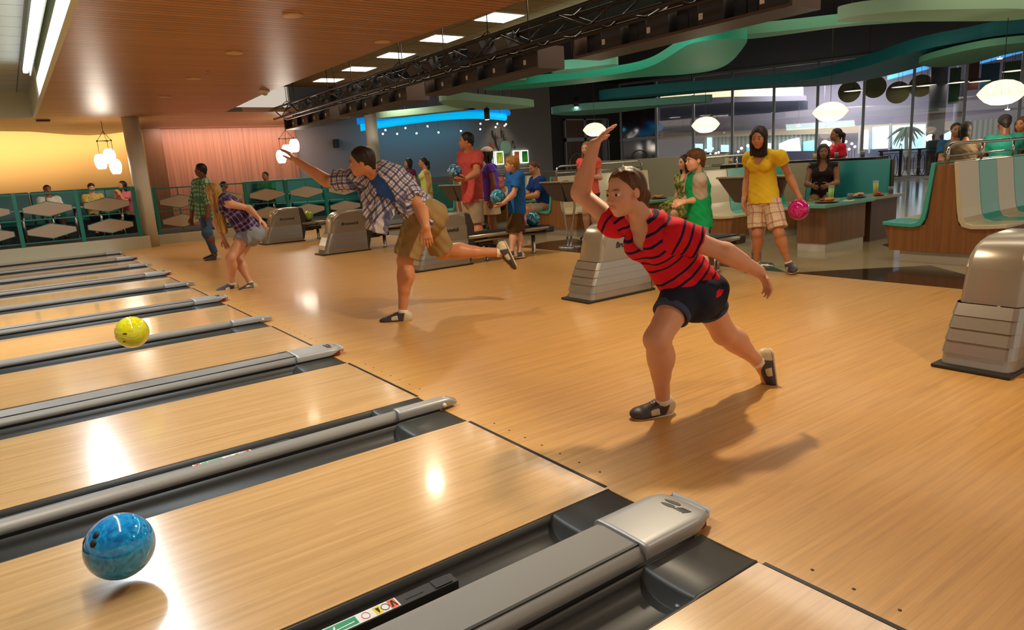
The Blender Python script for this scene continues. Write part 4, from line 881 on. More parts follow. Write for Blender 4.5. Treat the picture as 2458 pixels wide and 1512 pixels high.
for i, (P, m) in enumerate((([(-2.35, 1.9), (-1.95, 1.87), (-1.95, 1.41), (-2.35, 1.44)], M_DAY), ([(1.87, 1.61), (2.33, 1.78), (2.81, 1.85), (2.93, 1.11), (1.88, 1.17)], M_DAY), ([(3.01, 1.63), (3.51, 1.68), (3.53, 1.07), (3.03, 1.1)], M_DAY2),
      ([(-1.73, 2.18), (-1.47, 2.16), (-1.47, 1.38), (-1.73, 1.4)], M_DAY), ([(5.66, 1.99), (5.89, 1.97), (5.93, 1.07), (5.69, 1.09)], M_DAY), ([(6.03, 2.08), (6.72, 2.1), (6.77, 1.06), (6.07, 1.07)], M_DAY),
      ([(6.86, 2.09), (8.21, 2.05), (8.28, .94), (6.91, 1.03)], M_DAY), ([(5.92, 2.01), (6.01, 2.0), (6.05, 1.07), (5.96, 1.07)], M_DAY2), ([(8.95, 1.55), (9.31, 1.74), (9.35, 1.09), (8.98, 1.02)], M_DAY),
      ([(-1.0, 1.75), (-.6, 1.72), (-.6, 1.36), (-1, 1.38)], M_DAY), ([(.3, 1.7), (.55, 1.7), (.55, 1.28), (.3, 1.3)], M_DAY2), ([(1.1, 1.7), (1.5, 1.66), (1.5, 1.22), (1.1, 1.25)], M_DAY))):
    lpoly('window_%d' % (k+i), 9.3, P, m, .05)
lpoly('trim_8', 9.5, [(-1.92, 2.3), (3.59, 1.95), (3.61, 1.06), (-1.92, 1.41)], M_CURT)
lpoly('trim_9', 9.0, [(-2.6, 1.45), (3.66, 1.15), (3.67, .1), (-2.6, .1)], M_NAVY)
lpoly('trim_10', 9.5, [(9.79, 2.06), (12.06, 2.08), (12.16, .81), (9.86, .97)], M_CURT)
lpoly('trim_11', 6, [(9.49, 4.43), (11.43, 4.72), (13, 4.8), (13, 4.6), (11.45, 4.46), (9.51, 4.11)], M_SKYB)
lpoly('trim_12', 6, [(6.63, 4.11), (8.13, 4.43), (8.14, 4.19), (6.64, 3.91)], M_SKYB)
for u in (5.5, 5.95, 6.78, 8.4): lob('trim_%d' % (13+int(u*2)), u-.04, u+.04, 9.15, 9.28, .9, 2.2, mat('lobby_post', srgb(190, 186, 190), .5))
# inside the lobby
def lthing(nm, lb, cat, u, w_, z, group=None): return thing(nm, lb, cat, LW_(u, w_, z), RZ, group)
tag(MB().lathe([(.27, 0), (.27, 4.9)], n=36).build('column', mat('lobby_column', srgb(128, 130, 142), .5), loc=LW_(8.36, 1.0)), 'thick grey column just behind the windows on the right', 'column')
tag(MB().lathe([(.2, 0), (.2, 4.9)], n=36).build('column', M_LAV, loc=LW_(9.25, 5.0)), 'paler lavender column behind the thick grey one', 'column')
M_DISCO = mat('hanging_disc', srgb(132, 122, 76), .5)
for i, (u, z, lb) in enumerate(((5.5, 3.28, 'olive hanging disc, leftmost of four behind the windows'), (6.35, 3.36, 'olive hanging disc, second from the left behind the windows'), (7.11, 3.09, 'olive hanging disc, third from the left and lowest'), (7.83, 3.25, 'olive hanging disc beside the thick grey column'))):
    t = lthing('hanging_disc', lb, 'hanging disc', u, 1.5, z, 'hanging discs in the lobby')
    MB().prism([(.39*math.cos(a*PI/16), .39*math.sin(a*PI/16)) for a in range(32)], -.02, .02, lambda a, c, q: (a, q, c)).build('disc', M_DISCO, t); MB().tube([(0, 0, .38), (0, 0, 4.9-z)], .006, 5).build('cord', M_TRUSS, t)
for i, (u0, u1, z0, z1, c, lb) in enumerate(((8.72, 9.06, 2.55, 3.79, (34, 78, 40), 'tall dark green hanging panel next to the thick column'), (9.18, 9.6, 2.97, 3.93, (108, 52, 40), 'rust red hanging panel behind the windows'), (9.66, 10.2, 2.83, 3.81, (20, 84, 110), 'blue hanging panel behind the windows'), (10.28, 10.8, 2.92, 3.81, (52, 84, 44), 'olive green hanging panel, rightmost behind the windows'), (11.0, 11.6, 2.9, 3.9, (20, 96, 104), 'teal hanging panel at the right frame edge'))):
    t = lthing('hanging_banner', lb, 'banner', (u0+u1)/2, 2, z0, 'coloured hanging panels in the lobby'); h = (u1-u0)/2
    MB().bb((-h, -.02, 0), (h, .02, z1-z0)).build('panel', mat('panel_%d' % i, srgb(*c), .5), t); MB().tube([(0, 0, z1-z0), (0, 0, 4.9-z0)], .006, 5).build('cord', M_TRUSS, t)
M_SAU = mat('saucer_glow', (1, .95, .8), .5, 0, .3, 0, (1, .88, .66), 1.6)
for u, z, lb in ((5.69, 3.26, 'flat glowing saucer lamp by the leftmost olive disc'), (7.24, 3.24, 'flat glowing saucer lamp by the third olive disc'), (8.01, 3.2, 'flat glowing saucer lamp left of the thick column'), (8.94, 3.2, 'flat glowing saucer lamp right of the thick column'), (9.62, 3.22, 'flat glowing saucer lamp in front of the rust panel'), (10.5, 3.4, 'flat glowing saucer lamp in front of the olive green panel')):
    t = lthing('saucer_lamp', lb, 'lamp', u, 1.75 if u == 9.62 else .9, z, 'flat saucer lamps in the lobby'); MB().lathe([(.34, 0), (.33, .02), (.1, .07), (.03, .12)], n=30).build('lamp_shade', mat('saucer_shade', srgb(150, 150, 140), .5), t); MB().lathe([(.33, -.002), (.02, -.012)], n=30).build('diffuser', M_SAU, t); MB().tube([(0, 0, .1), (0, 0, 4.9-z)], .006, 5).build('cord', M_TRUSS, t)
for i, (u, w_, z, r) in enumerate(((-.74, 5, 1.51, .05), (-.43, 5, 1.55, .06), (-.27, 5, 1.33, .05), (-.52, 5, 1.3, .04), (-.14, 5, 1.36, .05), (.89, 5, 1.48, .06), (1.17, 5, 1.57, .06), (.75, 5, 1.34, .05), (4.56, 5, 1.43, .1), (4.73, 5, 1.3, .06), (5.21, 5, 1.47, .06), (5.45, 5, 1.37, .05), (5.57, 5, 1.24, .05), (5.35, 5, 1.15, .05), (7.32, 5, 1.29, .05))):
    t = lthing('globe_lamp', 'small bright globe lamp low behind the windows', 'lamp', u, w_, z, 'small globe lamps in the lobby'); MB().sphere((0, 0, 0), r, 12).build('globe', M_DOT, t); MB().tube([(0, 0, -.9-z+.9), (0, 0, 0)], .01, 5).build('stem', M_TRUSS, t)
for i, (u, w_, z) in enumerate(((2.94, 8, 2.37), (4.04, 8, 2.34), (11.12, 8, 2.39), (9.64, 5, 4.28), (9.97, 5, 4.34), (10.44, 5, 4.21), (7.75, 5, 4.26))):
    t = lthing('lobby_downlight', 'small round lobby ceiling lamp seen through the glass', 'lamp', u, w_, z, 'round lobby ceiling lamps'); MB().lathe([(.09, 0), (.08, -.03), (.02, -.035)], n=16).build('lens', M_DOT, t); MB().tube([(0, 0, 0), (0, 0, 4.9-z)], .012, 5).build('stem', M_LAV, t)
# ornate black railing
t = lthing('lobby_railing', 'ornate dark railing with looped balusters behind the teal seat', 'railing', 6.6, .6, 0); mb = MB()
rails((((0, -.03, 1.0), (1.9, .03, 1.05)), ((0, -.02, .08), (1.9, .02, .12)), ((0, -.02, .9), (1.9, .02, .92))), M_MON2, t)
for x in (.1, .72, 1.3, 1.86): MB().bb((x-.05, -.05, 0), (x+.05, .05, 1.05)).build('post', M_MON2, t)
for i in range(9):
    x = .05+.21*i+.1; MB().tube([(x+.07*math.cos(a*PI/10), 0, .5+.37*math.sin(a*PI/10)) for a in range(20)], .012, 6, closed=True).build('baluster', M_MON2, t)
# palm outside the lobby windows
t = lthing('palm_tree', 'green palm seen through the lobby windows', 'tree', 7.55, 9.0, 0); MB().tube([(0, 0, 0), (-.05, 0, .8), (-.1, 0, 1.9)], [.09, .08, .07], 8).build('trunk', mat('palm_trunk', srgb(84, 92, 84), .8), t)
fr_ = MB(); rnd = random.Random(3)
for i in range(26):
    a = rnd.random()*6.28; e = rnd.uniform(-.7, .6); L_ = rnd.uniform(.5, .85); pts = []
    for q in range(6):
        f = q/5; pts.append((-.1+math.cos(a)*L_*f, math.sin(a)*.2*f, 1.9+e*.5*f-.55*f*f))
    fr_.tube(pts, [.05, .06, .06, .05, .03, .01], 5)
fr_.build('fronds', mat('palm_green', srgb(56, 98, 78), .7), t)
area('lobby_lamp_light', LW_(4, 5, 4.8), 5, 1300, (1, .93, .86), (0, 0, RZ), sy=7)
# ================================================================ people: one continuous body surface grown from a distance field
V3 = lambda v: np.array(v, float)
def nrm(v): v = V3(v); return v/(np.linalg.norm(v)+1e-9)
class Pm:
    """a shape of the field: d(X,Y,Z) on open grids, centre box, blend k"""
    def __init__(s, kind, k=.02, op='add', **a): s.kind = kind; s.k = k; s.op = op; s.__dict__.update(a)
    def box(s):
        if s.kind in ('cone', 'econe'):
            r = max(s.r1, s.r2) if s.kind == 'cone' else max(s.w1, s.d1, s.w2, s.d2)
            return np.minimum(s.a, s.b)-r, np.maximum(s.a, s.b)+r
        r = max(s.r); return s.c-r, s.c+r
    def dist(s, X, Y, Z):
        if s.kind == 'cone':
            ab = s.b-s.a; L2 = ab@ab+1e-12; x, y, z = X-s.a[0], Y-s.a[1], Z-s.a[2]
            t = (x*ab[0]+y*ab[1]+z*ab[2])/L2; tc = np.clip(t, 0, 1)
            d = np.sqrt((x-ab[0]*tc)**2+(y-ab[1]*tc)**2+(z-ab[2]*tc)**2)-(s.r1+(s.r2-s.r1)*tc)
            fl = getattr(s, 'flat', 0); L = math.sqrt(L2)
            if fl & 2: 
                tt = np.clip(t, 0, 1.4); d = np.sqrt((x-ab[0]*tt)**2+(y-ab[1]*tt)**2+(z-ab[2]*tt)**2)-(s.r1+(s.r2-s.r1)*tt); d = np.maximum(d, (t-1)*L)
            return d
        if s.kind == 'econe':
            ax = s.b-s.a; L = np.linalg.norm(ax); n = ax/L; l = s.lat-n*(s.lat@n); l = nrm(l); dp = np.cross(n, l)
            x, y, z = X-s.a[0], Y-s.a[1], Z-s.a[2]
            t = (x*n[0]+y*n[1]+z*n[2])/L; u = x*l[0]+y*l[1]+z*l[2]; v = x*dp[0]+y*dp[1]+z*dp[2]
            tc = np.clip(t, 0, 1.0); w_ = s.w1+(s.w2-s.w1)*tc; d_ = s.d1+(s.d2-s.d1)*tc; m = np.minimum(w_, d_)*getattr(s, 'cap', 1.)
            o = (t-tc)*L; fl = getattr(s, 'flat', 0)
            if fl & 2: o = np.where(t > 1, 0, o)
            if fl & 1: o = np.where(t < 0, 0, o)
            k0 = np.sqrt((u/w_)**2+(v/d_)**2+(o/m)**2); k1 = np.sqrt((u/w_**2)**2+(v/d_**2)**2+(o/m**2)**2)+1e-6
            d = np.where(k0 < .2, -m*(1-k0), k0*(k0-1)/k1)
            if fl & 2: d = np.maximum(d, (t-1)*L)
            if fl & 1: d = np.maximum(d, -t*L)
            return d
        M = s.M; x, y, z = X-s.c[0], Y-s.c[1], Z-s.c[2]
        q = [(x*M[0, i]+y*M[1, i]+z*M[2, i]) for i in range(3)]; r = s.r
        k0 = np.sqrt((q[0]/r[0])**2+(q[1]/r[1])**2+(q[2]/r[2])**2); k1 = np.sqrt((q[0]/r[0]**2)**2+(q[1]/r[1]**2)**2+(q[2]/r[2]**2)**2)+1e-6
        return np.where(k0 < .2, -min(r)*(1-k0), k0*(k0-1)/k1)
def cone(a, b, r1, r2, k=.02, **o): return Pm('cone', k, a=V3(a), b=V3(b), r1=r1, r2=r2, **o)
def econe(a, b, lat, w1, d1, w2, d2, k=.03, **o): return Pm('econe', k, a=V3(a), b=V3(b), lat=V3(lat), w1=w1, d1=d1, w2=w2, d2=d2, **o)
def ell(c, r, M=None, k=.02, **o): return Pm('ell', k, c=V3(c), r=tuple(r) if hasattr(r, '__len__') else (r, r, r), M=np.eye(3) if M is None else M, **o)
def cutp(p, n, k=.0): q = Pm('cut', k, 'cut', p=V3(p), n=nrm(n)); return q
def field(prims, h, warp=None):
    adds = [p for p in prims if p.op == 'add']
    lo = np.min([p.box()[0] for p in adds], 0)-.03; hi = np.max([p.box()[1] for p in adds], 0)+.03
    n = np.ceil((hi-lo)/h).astype(int)+1; F = np.full(n, 1., np.float32)
    ax = [lo[i]+h*np.arange(n[i]) for i in range(3)]
    for p in prims:
        if p.op == 'cut':
            g = (ax[0]-p.p[0])[:, None, None]*p.n[0]+(ax[1]-p.p[1])[None, :, None]*p.n[1]+(ax[2]-p.p[2])[None, None, :]*p.n[2]
            F = np.maximum(F, g.astype(np.float32)) if p.k == 0 else -smin(-F, -g.astype(np.float32), p.k); continue
        a, b = p.box(); pad = p.k+3*h
        i0 = np.clip(((a-pad-lo)/h).astype(int), 0, n-1); i1 = np.clip(((b+pad-lo)/h).astype(int)+2, 1, n)
        if (i1 <= i0).any(): continue
        sl = tuple(slice(i0[i], i1[i]) for i in range(3))
        d = p.dist(ax[0][sl[0]][:, None, None], ax[1][sl[1]][None, :, None], ax[2][sl[2]][None, None, :]).astype(np.float32)
        F[sl] = smin(F[sl], d, p.k) if p.op == 'add' else -smin(-F[sl], d, p.k)
    if warp is not None:
        F += warp(ax[0][:, None, None], ax[1][None, :, None], ax[2][None, None, :]).astype(np.float32)
    return F, lo
def smin(a, b, k):
    if k <= 0: return np.minimum(a, b)
    h = np.maximum(k-np.abs(a-b), 0)/k; return np.minimum(a, b)-h*h*k*.25
def nets(F, lo, h):
    s = F < 0; c = np.zeros(np.array(F.shape)-1, np.int8)
    sl = lambda i, n: slice(i, n-1+i)
    off = [(i, j, k) for i in (0, 1) for j in (0, 1) for k in (0, 1)]; N = F.shape
    for o in off: c += s[sl(o[0], N[0]), sl(o[1], N[1]), sl(o[2], N[2])]
    mk = (c > 0) & (c < 8); I = np.argwhere(mk); idx = np.full(mk.shape, -1, np.int32); idx[mk] = np.arange(len(I))
    val = np.stack([F[I[:, 0]+o[0], I[:, 1]+o[1], I[:, 2]+o[2]] for o in off], 1)
    acc = np.zeros((len(I), 3)); cnt = np.zeros(len(I)); O = np.array(off, float)
    for a in range(8):
        for b in range(a+1, 8):
            if np.abs(O[a]-O[b]).sum() != 1: continue
            m = (val[:, a] < 0) != (val[:, b] < 0); t = val[m, a]/(val[m, a]-val[m, b]); acc[m] += O[a]+(O[b]-O[a])*t[:, None]; cnt[m] += 1
    V = lo+h*(I+acc/cnt[:, None]); Q = []
    for d in range(3):
        e1, e2 = [(1, 2), (2, 0), (0, 1)][d]
        A = s[tuple(slice(0, N[i]-1) if i == d else slice(1, N[i]-1) for i in range(3))]; B = s[tuple(slice(1, N[i]) if i == d else slice(1, N[i]-1) for i in range(3))]
        for flip, m in ((False, A & ~B), (True, ~A & B)):
            P = np.argwhere(m)
            if not len(P): continue
            for i in range(3):
                if i != d: P[:, i] += 1
            u = np.zeros(3, int); u[e1] = 1; v = np.zeros(3, int); v[e2] = 1
            g = lambda q: idx[q[:, 0], q[:, 1], q[:, 2]]
            quad = np.stack([g(P-u-v), g(P-v), g(P), g(P-u)], 1); Q.append(quad[:, ::-1] if flip else quad)
    return V, np.concatenate(Q)
def grow(name, prims, h, m, parent, warp=None, pat=None, col=None, sm=1):
    F, lo = field(prims, h, warp); V, Q = nets(F, lo, h)
    for _ in range(sm):      # light relaxation
        S_ = np.zeros_like(V); ct = np.zeros(len(V))
        for a, b in ((0, 1), (1, 2), (2, 3), (3, 0)):
            np.add.at(S_, Q[:, a], V[Q[:, b]]); np.add.at(ct, Q[:, a], 1); np.add.at(S_, Q[:, b], V[Q[:, a]]); np.add.at(ct, Q[:, b], 1)
        V = V*.5+.5*S_/np.maximum(ct, 1)[:, None]
    me = bpy.data.meshes.new(name); me.vertices.add(len(V)); me.vertices.foreach_set('co', V.astype(np.float32).ravel())
    me.loops.add(Q.size); me.loops.foreach_set('vertex_index', Q.astype(np.int32).ravel())
    me.polygons.add(len(Q)); me.polygons.foreach_set('loop_start', np.arange(0, Q.size, 4, dtype=np.int32)); me.polygons.foreach_set('loop_total', np.full(len(Q), 4, np.int32))
    me.update(calc_edges=True); me.polygons.foreach_set('use_smooth', np.ones(len(Q), bool)); me.materials.append(m)
    if pat is not None:
        at = me.attributes.new('pat', 'FLOAT_VECTOR', 'POINT'); at.data.foreach_set('vector', pat(V).astype(np.float32).ravel())
    if col is not None:
        at = me.attributes.new('tone', 'FLOAT_COLOR', 'POINT'); at.data.foreach_set('color', col(V).astype(np.float32).ravel())
    o = bpy.data.objects.new(name, me); COL.objects.link(o)
    if parent is not None: o.parent = parent; o.matrix_parent_inverse = Matrix.Translation(-Vector(parent.location))
    return o
def attr(m, n): a = nd(m, 'ShaderNodeAttribute', attribute_name=n); return a
def skin(name, c):
    if name in MATS: return MATS[name]
    m = mat(name, c, .45, 0, .4); a = attr(m, 'tone'); lk(m, mixc(m, 1., c, a.outputs['Color'], 'MULTIPLY'), bsdf(m).inputs['Base Color'])
    bsdf(m).inputs['Subsurface Weight'].default_value = .0; return m
def fabric(name, c, rough=.85):
    m = mat(name, c, rough, 0, .25); n1 = noise(m, objco(m), 9, 3); bump(m, n1, .35, .02); return m
def striped(name, c1, c2, period, duty, wob=.003):
    m = mat(name, c1, .85, 0, .25); a = attr(m, 'pat'); sp = nd(m, 'ShaderNodeSeparateXYZ'); lk(m, a.outputs['Vector'], sp.inputs[0])
    n1 = noise(m, objco(m), 7, 2); x = math_(m, 'ADD', sp.outputs[0], math_(m, 'MULTIPLY', math_(m, 'SUBTRACT', n1, .5), wob*8))
    f = math_(m, 'FRACT', math_(m, 'DIVIDE', x, period)); lk(m, mixc(m, math_(m, 'LESS_THAN', f, duty), c1, c2), bsdf(m).inputs['Base Color']); bump(m, n1, .4, .03); return m
def plaid(name, base, lines, period, rough=.85):
    """lines: (axis, offset, width, colour) as fractions of the period"""
    m = mat(name, base, rough, 0, .25); a = attr(m, 'pat'); sp = nd(m, 'ShaderNodeSeparateXYZ'); lk(m, a.outputs['Vector'], sp.inputs[0]); c = None
    n1 = noise(m, objco(m), 8, 2)
    fr = [math_(m, 'FRACT', math_(m, 'DIVIDE', math_(m, 'ADD', sp.outputs[i], math_(m, 'MULTIPLY', n1, period*.5)), period)) for i in (0, 1)]
    c = base
    for ax, off, wd, colr, st in lines:
        k = math_(m, 'MULTIPLY', math_(m, 'LESS_THAN', math_(m, 'ABSOLUTE', math_(m, 'SUBTRACT', fr[ax], off)), wd/2), st); c = mixc(m, k, c, colr)
    lk(m, c, bsdf(m).inputs['Base Color']); bump(m, n1, .35, .03); return m
def printed(name, c1, c2, c3, sc=30):
    m = mat(name, c1, .85, 0, .25); n1 = noise(m, objco(m), sc, 2, .5); lk(m, ramp(m, n1, [(.36, c1), (.48, c2), (.62, c3)], 'EASE'), bsdf(m).inputs['Base Color']); return m
def hairm(name, c):
    m = mat(name, c, .5, 0, .35); n1 = noise(m, objco(m, (60, 60, 12)), 1.6, 3); lk(m, ramp(m, n1, [(.3, tuple(x*.6 for x in c)), (.55, c), (.8, tuple(min(1, x*1.5+.005) for x in c))]), bsdf(m).inputs['Base Color']); bump(m, n1, .25, .01); return m

def joints(kind, base, ang, H, seat=.45, lean=0., arms=None):
    """default joints; ang is the heading of the body in degrees (0 = +X)"""
    a = math.radians(ang); f = V3((math.cos(a), math.sin(a), 0)); l = V3((-math.sin(a), math.cos(a), 0)); u = V3((0, 0, 1)); b = V3(base); J = {}
    if kind == 'stand':
        J['pel'] = b+u*.535*H
        for s, n in ((1, 'L'), (-1, 'R')):
            J['hip'+n] = b+u*.51*H+l*s*.05*H; J['knee'+n] = b+u*.28*H+l*s*.055*H+f*.012*H; J['ank'+n] = b+u*.05*H+l*s*.058*H-f*.01*H
    else:
        J['pel'] = b+u*(seat+.06*H)
        for s, n in ((1, 'L'), (-1, 'R')):
            J['hip'+n] = J['pel']-u*.015*H+l*s*.05*H; J['knee'+n] = b+u*(seat+.02*H)+f*.235*H+l*s*.07*H; J['ank'+n] = b+f*.24*H+l*s*.07*H+u*.05*H
    ud = nrm(u+f*lean); J['spine'] = J['pel']+ud*.14*H; J['neck'] = J['pel']+ud*.292*H; J['head'] = J['neck']+nrm(u+f*.22)*.118*H
    for s, n in ((1, 'L'), (-1, 'R')):
        J['sh'+n] = J['neck']-ud*.022*H+l*s*.105*H
        st = (arms or {}).get(n, 'down')
        if st == 'down': J['el'+n] = J['sh'+n]-u*.165*H+l*s*.03*H-f*.02*H; J['wr'+n] = J['el'+n]-u*.14*H+f*.03*H
        elif st == 'table': J['el'+n] = J['sh'+n]-u*.15*H+f*.07*H+l*s*.02*H; J['wr'+n] = J['el'+n]+f*.13*H-u*.01*H-l*s*.06*H
        elif st == 'lap': J['el'+n] = J['sh'+n]-u*.16*H+l*s*.02*H-f*.02*H; J['wr'+n] = J['el'+n]+f*.12*H-u*.06*H-l*s*.07*H
        elif st == 'bent': J['el'+n] = J['sh'+n]-u*.165*H-f*.03*H+l*s*.015*H; J['wr'+n] = J['el'+n]+f*.14*H+u*.02*H-l*s*.04*H
        elif st == 'face': J['el'+n] = J['sh'+n]-u*.12*H+f*.10*H; J['wr'+n] = J['el'+n]+u*.13*H+f*.03*H-l*s*.05*H
    return J
def hand(wr, d, nv, side, H, curl=.35, spread=.06, thumb=1., rmin=0.):
    d = nrm(d); nv = nrm(V3(nv)-d*(V3(nv)@d)); t = np.cross(d, nv) if side == 'R' else np.cross(nv, d); hl = .108*H; P = []; wr = V3(wr)
    P.append(econe(wr-d*.04*hl, wr+d*.48*hl, t, .155*hl, .10*hl, .225*hl, .075*hl, .02*H/1.7, cap=.6))
    for i, (o, L) in enumerate(((.165, .40), (.055, .46), (-.055, .42), (-.155, .33))):
        p = wr+d*(.47-.02*abs(i-1))*hl+t*o*hl; a = 0; r = .052*hl
        for q, (fl, bd) in enumerate(((.44, .75), (.31, 1.0), (.25, .7))):
            a += curl*bd; dr = nrm(d*math.cos(a)+nv*math.sin(a)+t*spread*(1.5-i)); e = p+dr*L*hl*fl
            P.append(cone(p, e, max(rmin, r), max(rmin, r*.9), .006)); p = e; r *= .9
    p = wr+d*.12*hl+t*.13*hl
    for dr, L, r in ((d*.62+t*.7*thumb+nv*.3, .23, .075), (d*.85+t*.35*thumb+nv*.35, .19, .056), (d*.95+t*.1*thumb+nv*.35, .15, .05)):
        e = p+nrm(dr)*L*hl; P.append(cone(p, e, max(rmin, r*hl), max(rmin, r*.86*hl), .010)); p = e
    return P
def person(label, J, H, sex='f', skinm=None, face=None, hair=('short', None), top=None, bottom=None, shoes='bowl', hands=None, toes=None, vox=.008, headk=.132, detail=False, fat=1., extra=None, group=None, skull_up=None, bust=1., cat='person', limb=None, brow=1.):
    J = {k: V3(v) for k, v in J.items()}; fem = sex == 'f'; g = H*fat
    base = V3(((J['ankL']+J['ankR'])/2)[:2].tolist()+[min(J['ankL'][2], J['ankR'][2])-.05*H])
    root = thing('person', label, cat, tuple(base), 0, group)
    lat_s = nrm(J['shL']-J['shR']); lat_h = nrm(J['hipL']-J['hipR']); upS = nrm(J['neck']-J['spine']); upH = nrm(J['spine']-J['pel'])
    fS = nrm(np.cross(lat_s, upS)); fH = nrm(np.cross(lat_h, upH)); lat_m = nrm(lat_s+lat_h)
    hf = nrm(face if face is not None else fS); c = J['head']; hu = skull_up if skull_up is not None else nrm(nrm(c-J['neck'])*.35+V3((0, 0, 1))); hu = nrm(hu-hf*(hu@hf)); hl_ = np.cross(hu, hf); hh = headk*H
    HM = np.stack([hf, hl_, hu], 1); hp = lambda a, b, e: c+hh*(hf*a+hl_*b+hu*e); he = lambda p, r, k=.05, **o: ell(hp(*p), [x*hh for x in r], HM, k*hh, **o)
    cm = J['spine']+.55*(J['neck']-J['spine']); nb = J['neck']-upS*.035*H
    W = dict(p=(.096, .072), w=(.073, .057), c=(.083, .066), t=(.062, .044)) if fem else dict(p=(.086, .07), w=(.082, .064), c=(.098, .076), t=(.07, .05))
    W = {k: (a*g, b*g) for k, (a, b) in W.items()}
    pl_ = J['pel']-upH*.03*H
    def torso(o, k=.03):
        q = [econe(pl_, J['spine'], lat_h, W['p'][0]+o, W['p'][1]+o, W['w'][0]+o, W['w'][1]+o, k*H), econe(J['spine'], cm, lat_m, W['w'][0]+o, W['w'][1]+o, W['c'][0]+o, W['c'][1]+o, k*H),
             econe(cm, nb, lat_s, W['c'][0]+o, W['c'][1]+o, W['t'][0]+o, W['t'][1]+o, k*H)]
        for s in 'LR': q.append(cone(nb+(J['sh'+s]-nb)*.15+upS*.012*H, J['sh'+s], .034*g+o, .032*g+o, .02*H))
        if fem and bust: q += [ell(cm+fS*(.058*g)+lat_s*s*.042*g-upS*.012*H, [.036*g+o]*3, None, .03*H) for s in (1, -1)]
        return q
    ra = (.029, .0235, .025, .0165) if fem else (.034, .028, .029, .0195); rl = (.054, .034, .031, .0205) if fem else (.054, .036, .034, .022); lf = limb if limb is not None else (1., 1., 1.); ra = [x*lf[0] for x in ra]; rl = [rl[0]*lf[1], rl[1]*lf[2], rl[2]*lf[2], rl[3]*lf[2]]; ra = [x*g for x in ra]; rl = [x*g for x in rl]
    B = torso(0)
    B += [ell(J['pel']-fH*.03*g-upH*.035*H+lat_h*s*.04*g, (.05*g, .05*g, .055*g), None, .03*H) for s in (1, -1)]
    for s in 'LR':
        sh, el, wr, hp_, kn, an = (J[k+s] for k in ('sh', 'el', 'wr', 'hip', 'knee', 'ank'))
        B += [cone(sh, el, ra[0], ra[1], .02*H), ell(sh, ra[0]*1.12, None, .02*H), cone(el, wr, ra[2], ra[3], .012*H), cone(el+(wr-el)*.08, el+(wr-el)*.45, ra[2]*1.06, ra[2]*.86, .015*H)]
        bend = nrm(np.cross(np.cross(kn-hp_, an-kn), an-kn)+1e-6*fH); tv = (toes or {}).get(s); tv = nrm(tv) if tv is not None else fH; bk = -nrm(tv-nrm(an-kn)*(tv@nrm(an-kn)))
        B += [cone(hp_, kn, rl[0], rl[1], .025*H), ell(kn, rl[1]*.92, None, .03*H), cone(kn, an, rl[2], rl[3], .012*H), ell(kn+(an-kn)*.3+bk*.012*H, (rl[2]*1.12,)*3, None, .03*H), cone(kn+(an-kn)*.2+bk*.008*H, kn+(an-kn)*.55+bk*.004*H, rl[2]*1.08, rl[3]*1.2, .02*H)]
        tw = tv; B += [cone(an-nrm(an-kn)*0, an+nrm(an-kn)*.02*H+tw*.02*H, rl[3]*1.02, rl[3]*.9, .01*H), cone(an+nrm(an-kn)*.025*H, an+nrm(an-kn)*.032*H+tw*.09*H, .02*H, .012*H, .01*H)]
        hd = (hands or {}).get(s, {}); d = hd.get('d', nrm(nrm(wr-el)+V3((0, 0, -.15)))); nv = hd.get('n', -lat_s if s == 'L' else lat_s)
        B += hand(wr, d, nv, s, H, hd.get('curl', .35), hd.get('spread', .05), hd.get('thumb', 1.), vox*.85)
    B += [cone(J['neck']-upS*.02*H, hp(-.1, 0, -.18), .034*g if fem else .040*g, .031*g if fem else .037*g, .02*H),
          he((-.06, 0, .13), (.41, .335, .36), .08), he((.12, 0, -.10), (.27, .265 if fem else .28, .36), .08), he((.13, 0, -.29), (.22, .19 if fem else .225, .17), .08), he((.27, 0, -.39), (.09, .09 if fem else .11, .085), .07)]
    B += [he((.32, 0, .075), (.05, .2, .045), .06), cone(hp(.36, 0, .02), hp(.455, 0, -.115), .03*hh, .04*hh, .05*hh), he((.33, 0, -.25), (.08, .13, .10), .06)]
    for s in (1, -1):
        B += [he((.425, s*.14, .015), (.07, .085, .06), .04, op='sub'), he((.25, s*.15, -.13), (.12, .11, .12), .08), he((.42, s*.045, -.135), (.03, .028, .026), .03), he((-.03, s*.335, -.02), (.085, .03, .125), .03), he((-.0, s*.362, -.0), (.045, .02, .06), .02, op='sub')]
        if detail: B += [cone(hp(.365, s*.075, .035), hp(.375, s*.14, .052), .014*hh, .016*hh, .02*hh), cone(hp(.375, s*.14, .052), hp(.335, s*.205, .028), .016*hh, .014*hh, .02*hh), cone(hp(.362, s*.08, -.03), hp(.345, s*.19, -.02), .012*hh, .012*hh, .02*hh)]
    B += [he((.395, 0, -.225), (.035, .10, .022), .02), he((.388, 0, -.268), (.034, .085, .026), .02), he((.425, 0, -.246), (.02, .09, .007), .012, op='sub')]
    def tone(V):
        C_ = np.ones((len(V), 4)); q = (V-c)@HM/hh
        lip = np.clip(1.35-np.sqrt(((q[:, 0]-.4)/.07)**2+(q[:, 1]/.10)**2+((q[:, 2]+.247)/.042)**2), 0, .35)/.35
        chk = sum(np.exp(-(((q[:, 0]-.3)/.12)**2+((q[:, 1]-s*.17)/.1)**2+((q[:, 2]+.14)/.1)**2)) for s in (1, -1)) + .8*np.exp(-(((q[:, 0]-.5)/.08)**2+(q[:, 1]/.07)**2+((q[:, 2]+.13)/.07)**2))
        C_[:, 1] *= 1-.42*lip-.13*chk; C_[:, 2] *= 1-.38*lip-.15*chk; C_[:, 0] *= 1-.12*lip
